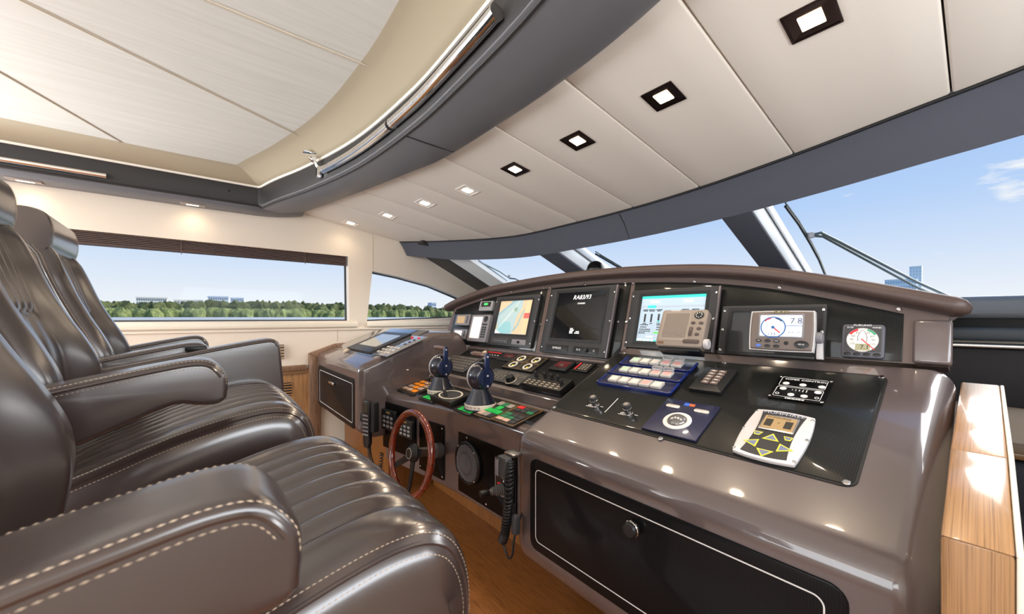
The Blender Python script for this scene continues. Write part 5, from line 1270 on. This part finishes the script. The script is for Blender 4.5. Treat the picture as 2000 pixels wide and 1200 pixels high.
part('cap', G().lathe([(.026, 0), (.026, .012), (.022, .016), (.0001, .016)], None, 22), mat('knob_beige'), t)
for j in range(3): part('toggle', G().tube([(.055+.03*j, 0, 0), (.062+.03*j, .006, .016)], .004, 8), mgrey, t)
# ================================================================== CEILING FITTINGS
FC = Fr((1.06, 0, .915), -9)       # headliner plane; its outward normal points up, so fittings hang at negative h
lampm = mat('lamp_glow', 'FFE9C8', .4, emit=14, ecol=(1, .80, .52))
def light(parent, loc, power, size, spread=R(130), col=(1, .80, .58), rot=None):
    l = bpy.data.lights.new('bulb', 'AREA'); l.shape = 'SQUARE'; l.size = size; l.energy = power; l.color = col; l.spread = spread
    o = bpy.data.objects.new('bulb', l); COL.objects.link(o); o.parent = parent; o.location = loc
    if rot: o.rotation_euler = rot
    W[o] = W[parent]; return o
DL = [(1585, 38), (1296, 189), (1128, 275), (1006, 331), (913, 372), (830, 397), (757, 421), (685, 436)]
DLN = ('right above the wiper control panel, nearest the camera', 'second from the near end of the row', 'third from the near end of the row', 'fourth from the near end of the row', 'fifth from the near end of the row', 'sixth from the near end of the row', 'seventh from the near end of the row', 'at the far end of the row by the port wall')
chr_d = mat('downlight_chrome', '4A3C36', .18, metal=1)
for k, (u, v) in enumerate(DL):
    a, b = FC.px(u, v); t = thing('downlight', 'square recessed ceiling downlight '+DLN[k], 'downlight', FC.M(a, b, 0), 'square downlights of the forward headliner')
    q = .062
    part('frame', G().holed(rrect(2*q, 2*q, .002, 2), [rrect(2*q-.012, 2*q-.012, .001, 2)], -.004, .003), chr_d if k < 4 else whitep, t)  # far frame and reflector coloured white for the lamp glare they mirror
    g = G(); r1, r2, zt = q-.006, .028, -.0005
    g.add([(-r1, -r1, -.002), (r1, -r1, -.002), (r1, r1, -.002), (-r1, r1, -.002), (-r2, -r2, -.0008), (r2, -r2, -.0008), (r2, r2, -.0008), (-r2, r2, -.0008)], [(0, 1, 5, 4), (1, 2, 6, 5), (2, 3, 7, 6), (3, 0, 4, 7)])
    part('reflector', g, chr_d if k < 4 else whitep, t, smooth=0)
    part('lens', G().box((0, 0, -.002), (.056, .056, .003)), lampm, t)
    light(t, (0, 0, -.012), 1.8 if k < 7 else .35, .05)
for lab, u, v in (('rectangular soffit downlight farther aft, above the far chair', 40, 347), ('rectangular soffit downlight above the long side window', 376, 396)):
    p = onz(u, v, .872); p.y = 3.885; t = thing('downlight', lab, 'downlight', Matrix.Translation((p.x, 3.885, .8735)) @ Matrix.Rotation(R(180), 4, 'X') @ Matrix.Rotation(R(5), 4, 'X'), 'rectangular downlights of the port soffit')
    part('frame', G().holed(rrect(.15, .085, .003, 2), [rrect(.075, .045, .002, 2)], -.006, .004), mat('frame_taupe', '9C8C84', .35), t)
    part('lens', G().box((0, 0, .001), (.074, .044, .003)), lampm, t)
    light(t, (0, 0, .010), .18, .05, rot=(R(180), 0, 0))
# handrails along the tray frame
def rail(label, path, r):
    t = thing('handrail', label, 'handrail', Matrix.Translation(path[0]))
    part('tube', G().tube(path, r, 18), chrome, t, world=True, smooth=50)
    for p, q in ((path[0], path[1]), (path[-1], path[-2])):
        d = (q-p).normalized(); part('end_cap', G().tube([p-d*.003, p+d*.010], r*1.06, 18), chrome, t, world=True)
    m_ = path[len(path)//2]; return t, m_
def rp_(y): return Vector((xi(y)-.032, y, .962))
t, m_ = rail('long curved chrome handrail on the ceiling beam, nearer section', [rp_(y) for y in lsp(.97, 1.855, 18)], .024)
for y in (1.2, 1.65): part('standoff', G().tube([rp_(y), Vector((xi(y)+.0, y, .975))], .009, 8), chrome, t, world=True)
t, m_ = rail('short curved chrome handrail on the ceiling beam, farther section', [rp_(y) for y in lsp(1.885, 2.72, 18)], .024)
for y in (2.1, 2.5): part('standoff', G().tube([rp_(y), Vector((xi(y)+.0, y, .975))], .009, 8), chrome, t, world=True)
t, m_ = rail('straight chrome handrail along the port side of sunroof frame', [Vector((x, CORN-.030, .945)) for x in lsp(-1.5, -.475, 6)], .017)
for x in (-1.3, -.55): part('standoff', G().tube([Vector((x, CORN-.030, .945)), Vector((x, CORN+.0, .95))], .007, 8), chrome, t, world=True)
# chrome catch at the sunroof edge
y = 2.80; t = thing('sunroof_catch', 'chrome over-centre catch on the sunroof frame', 'latch', Matrix.Translation((xi(y)-.02, y, 1.0)))
part('bracket', G().box((xi(y)-.022, y, .965), (.03, .045, .075)), chrome, t, world=True, bev=.006)
part('window_slot', G().box((xi(y)-.038, y, .965), (.004, .026, .045)), blackm, t, world=True)
part('lever', G().tube([(xi(y)-.03, y, 1.0), (xi(y)-.045, y, 1.03), (xi(y)-.075, y+.01, 1.052)], .010, 10), chrome, t, world=True)
part('hook_plate', G().box((xi(y)-.08, y-.005, 1.078), (.075, .05, .008)), chrome, t, world=True, bev=.002)
part('spring', G().tube([(xi(y)-.055, y-.02, 1.04), (xi(y)-.055, y+.03, 1.045)], .013, 12), chrome, t, world=True)
# compass dome behind the brow
p = onx(1163, 524, 2.06)
t = thing('compass', 'black domed compass standing behind the brow', 'compass', Matrix.Translation((p.x, p.y, .155)))
rdm = .056
part('bowl', G().lathe([(.062, 0), (.064, .05), (.060, p.z-.155-.005)], None, 28), black, t)
part('dome', G().lathe([(rdm*math.cos(R(q)), p.z-.16+rdm*.95*math.sin(R(q))) for q in range(0, 90, 12)]+[(.001, p.z-.16+rdm*.95)], None, 28), blackg, t)
# ================================================================== OUTSIDE
FG = Fr((2.315, 0, .545), -GS)
def gp(u, v, h=.16): a, b = FG.px(u, v, h); return FG.M(a, b, h).translation
wm = mat('wiper_black', '1C2225', .4); wgm = mat('wiper_grey', '6E7A78', .35, metal=.5)
def wiper(label, blade, arms, sp=None):
    t = thing('wiper', label, 'wiper', Matrix.Translation(gp(*blade[0])))
    b = [gp(*q) for q in blade]
    part('blade', G().tube(b, .008, 6), wm, t, world=True)
    part('blade_spine', G().tube([q+Vector((0, 0, .02)) for q in b], .005, 6), wgm, t, world=True)
    for a in arms: part('arm', G().tube([gp(*q, .19) for q in a], .009, 8), wgm, t, world=True)
    if sp: part('pivot', G().lathe([(.02, -.015), (.02, .015)], Matrix.Translation(gp(*sp, .18)), 12), lgrey, t, world=True)
wiper('port windscreen wiper seen left of the brow', [(934, 511), (960, 530), (990, 552)], [[(946, 516), (975, 530), (996, 544)], [(996, 544), (1006, 545), (1030, 556)]], (995, 540))
wiper('centre windscreen wiper beside the compass dome', [(1163, 496), (1190, 512), (1214, 526)], [[(1172, 498), (1200, 516), (1222, 528)]])
wiper('starboard windscreen wiper with long twin arms', [(1534, 403), (1560, 438), (1584, 478), (1600, 508), (1613, 540)], [[(1583, 460), (1604, 455), (1640, 473), (1790, 551), (1855, 580)], [(1583, 460), (1608, 462), (1780, 556), (1830, 580)]], (1583, 460))
fd = solo('foredeck', G().box((7.5, 1.65, -.75), (7.8, 4.6, .12)), fibre, 'white foredeck ahead of the windscreen', 'deck', bev=.02)
sd = solo('side_bulwark', G().box((1.0, 5.25, -.35), (12.0, .12, .70)), mat('bulwark_grey', 'B9BFC6', .35, coat=.3), 'grey side bulwark outside the port window', 'bulwark', bev=.03, seg=3)
cl_ = thing('deck_cleat', 'white deck fitting on the grey bulwark', 'cleat', Matrix.Translation((-.95, 5.25, 0)))
part('post', G().box((-.95, 5.25, .06), (.05, .06, .12)), fibre, cl_, world=True, bev=.012); part('arm', G().box((-.95, 5.25, .105), (.14, .05, .03)), fibre, cl_, world=True, bev=.01)
sea = mat('sea_water', '6F8FA0', .12, bump=('noise', .35, .5))
wt_ = struct('water', G().add([(-2500, -2500, -3.6), (2500, -2500, -3.6), (2500, 2500, -3.6), (-2500, 2500, -3.6)], [(0, 1, 2, 3)]), sea, smooth=0)
wt_['kind'] = 'stuff'; wt_['label'] = 'calm blue-grey sea around the boat'; wt_['category'] = 'water'
ico = bmesh.new(); bmesh.ops.create_icosphere(ico, subdivisions=2, radius=1); IV = [v.co.copy() for v in ico.verts]; IF = [tuple(v.index for v in f.verts) for f in ico.faces]; ico.free()
def leafm(name, c1, c2):
    m = mat(name, c1, .8); t = m.node_tree; b = t.nodes['Principled BSDF']
    co = N(t, 'ShaderNodeTexCoord'); n = N(t, 'ShaderNodeTexNoise'); n.inputs['Scale'].default_value = .9; n.inputs['Detail'].default_value = 8; n.inputs['Roughness'].default_value = .8; L(t, co.outputs['Object'], n.inputs['Vector'])
    rp = ramp(t, [(.36, lin(c2)), (.62, lin(c1))]); L(t, n.outputs['Fac'], rp.inputs[0]); L(t, rp.outputs[0], b.inputs['Base Color']); return m
def thicket(name, label, y0, dy, ztop, zvar, n, r0, r1, m, x0=-420, x1=950):
    rnd = random.Random(n); g = G()
    for k in range(n):
        x = x0+(x1-x0)*(k+rnd.random())/n; y = y0+rnd.random()*dy; r = r0+(r1-r0)*rnd.random(); zt = ztop+zvar*(noise.noise(Vector((x*.012, y*.02, 3)))+.35*noise.noise(Vector((x*.06, 7, 1))))
        hh = (zt+3.6)
        vs = []
        for v in IV:
            d = 1+.45*noise.noise(v*2.3+Vector((k, 0, 0)))
            vs.append((x+v.x*r*1.25*d, y+v.y*r*d, -3.6+hh*.45+v.z*hh*.55*d))
        g.add(vs, IF)
    return solo(name, g, m, label, 'trees', kind='stuff', smooth=0)
thicket('tree_line', 'dark green line of trees behind the mangroves across the water', 318, 20, 9.6, 3.4, 900, 2.2, 5.2, leafm('leaf_dark', '6E7440', '343A1C'))
thicket('mangroves', 'lighter green mangrove thicket along the far shore', 292, 14, 5.6, 1.4, 900, 1.8, 3.4, leafm('leaf_light', '98A05E', '565E30'))
def building(label, u0, u1, v0, Y, cols, rows, cw, cwin, depth=16, roofc=None, onX=None):
    f = (lambda u, v: onx(u, v, onX)) if onX else (lambda u, v: ony(u, v, Y))
    A, B = f(u0, v0), f(u1, v0); z1 = A.z; z0 = -3.6; B.z = z1
    t = thing('building', label, 'building', Matrix.Translation(((A.x+B.x)/2, (A.y+B.y)/2, z0)))
    d = Vector((1, 0, 0)) if not onX else Vector((0, -1, 0)); w = (B-A).length; o = (A if not onX else A); bk = Vector((0, 1, 0)) if not onX else Vector((1, 0, 0))
    def box(a0, a1, zz0, zz1, k0, k1): 
        P = [o+d*a+bk*k for a in (a0, a1) for k in (k0, k1)]; return G().add([(P[i].x, P[i].y, zz) for zz in (zz0, zz1) for i in (0, 1, 3, 2)], [(0, 1, 2, 3), (4, 7, 6, 5), (0, 4, 5, 1), (1, 5, 6, 2), (2, 6, 7, 3), (3, 7, 4, 0)])
    part('walls', box(0, w, z0, z1, 0, depth), cw, t, world=True, smooth=0)
    part('roof', box(-.4, w+.4, z1, z1+.8, -.4, depth+.4), roofc or cw, t, world=True, smooth=0)
    hh = (z1-max(z0, -1))/rows
    for i in range(cols):
        for j in range(rows):
            a = w*(i+.22)/cols; b_ = w*(i+.78)/cols; zz = max(z0, -1)+hh*(j+.25)
            part('window', box(a, b_, zz, zz+hh*.55, -.15, .3), cwin, t, world=True, smooth=0)
bw = mat('building_cream', 'E2DACB', .7); bg_ = mat('building_grey', 'C9D0DA', .7); wd_ = mat('building_window', '6E7880', .3)
building('long cream apartment block with balconies behind the trees', 266, 326, 582, 420, 14, 6, bw, wd_)
building('pale block low behind the trees right of the cream apartments', 340, 396, 587, 440, 10, 5, bw, wd_)
building('grey-white apartment slab, wider of the pair', 407, 446, 580, 430, 9, 6, bg_, wd_)
building('grey-white apartment slab, narrower of the pair', 453, 476, 583, 430, 6, 6, bg_, wd_)
building('low cream hall with green roof at the left shore', 193, 254, 597, 360, 8, 2, bw, wd_, roofc=mat('roof_green', '8FB5A4', .6))
building('little blue-grey tower far off through the forward side window', 843, 852, 592, 700, 3, 4, bg_, wd_)
building('tall teal glass tower far ahead through the windscreen', 1776, 1800, 522, 0, 4, 16, mat('tower_teal', 'E2ECEE', .5), mat('tower_glass', 'C0D4DA', .3), onX=900)  # tower colours paled towards the sky, distance haze put into the paint
building('white curved-front hotel below the glass tower', 1728, 1790, 548, 0, 12, 7, mat('building_white', 'F2F6F7', .7), mat('hotel_glass', 'BCCBD2', .3), onX=850)
# ================================================================== lift everything from eye-level zero to the sole
for o in list(COL.objects):
    if o.parent is None: o.location.z += H
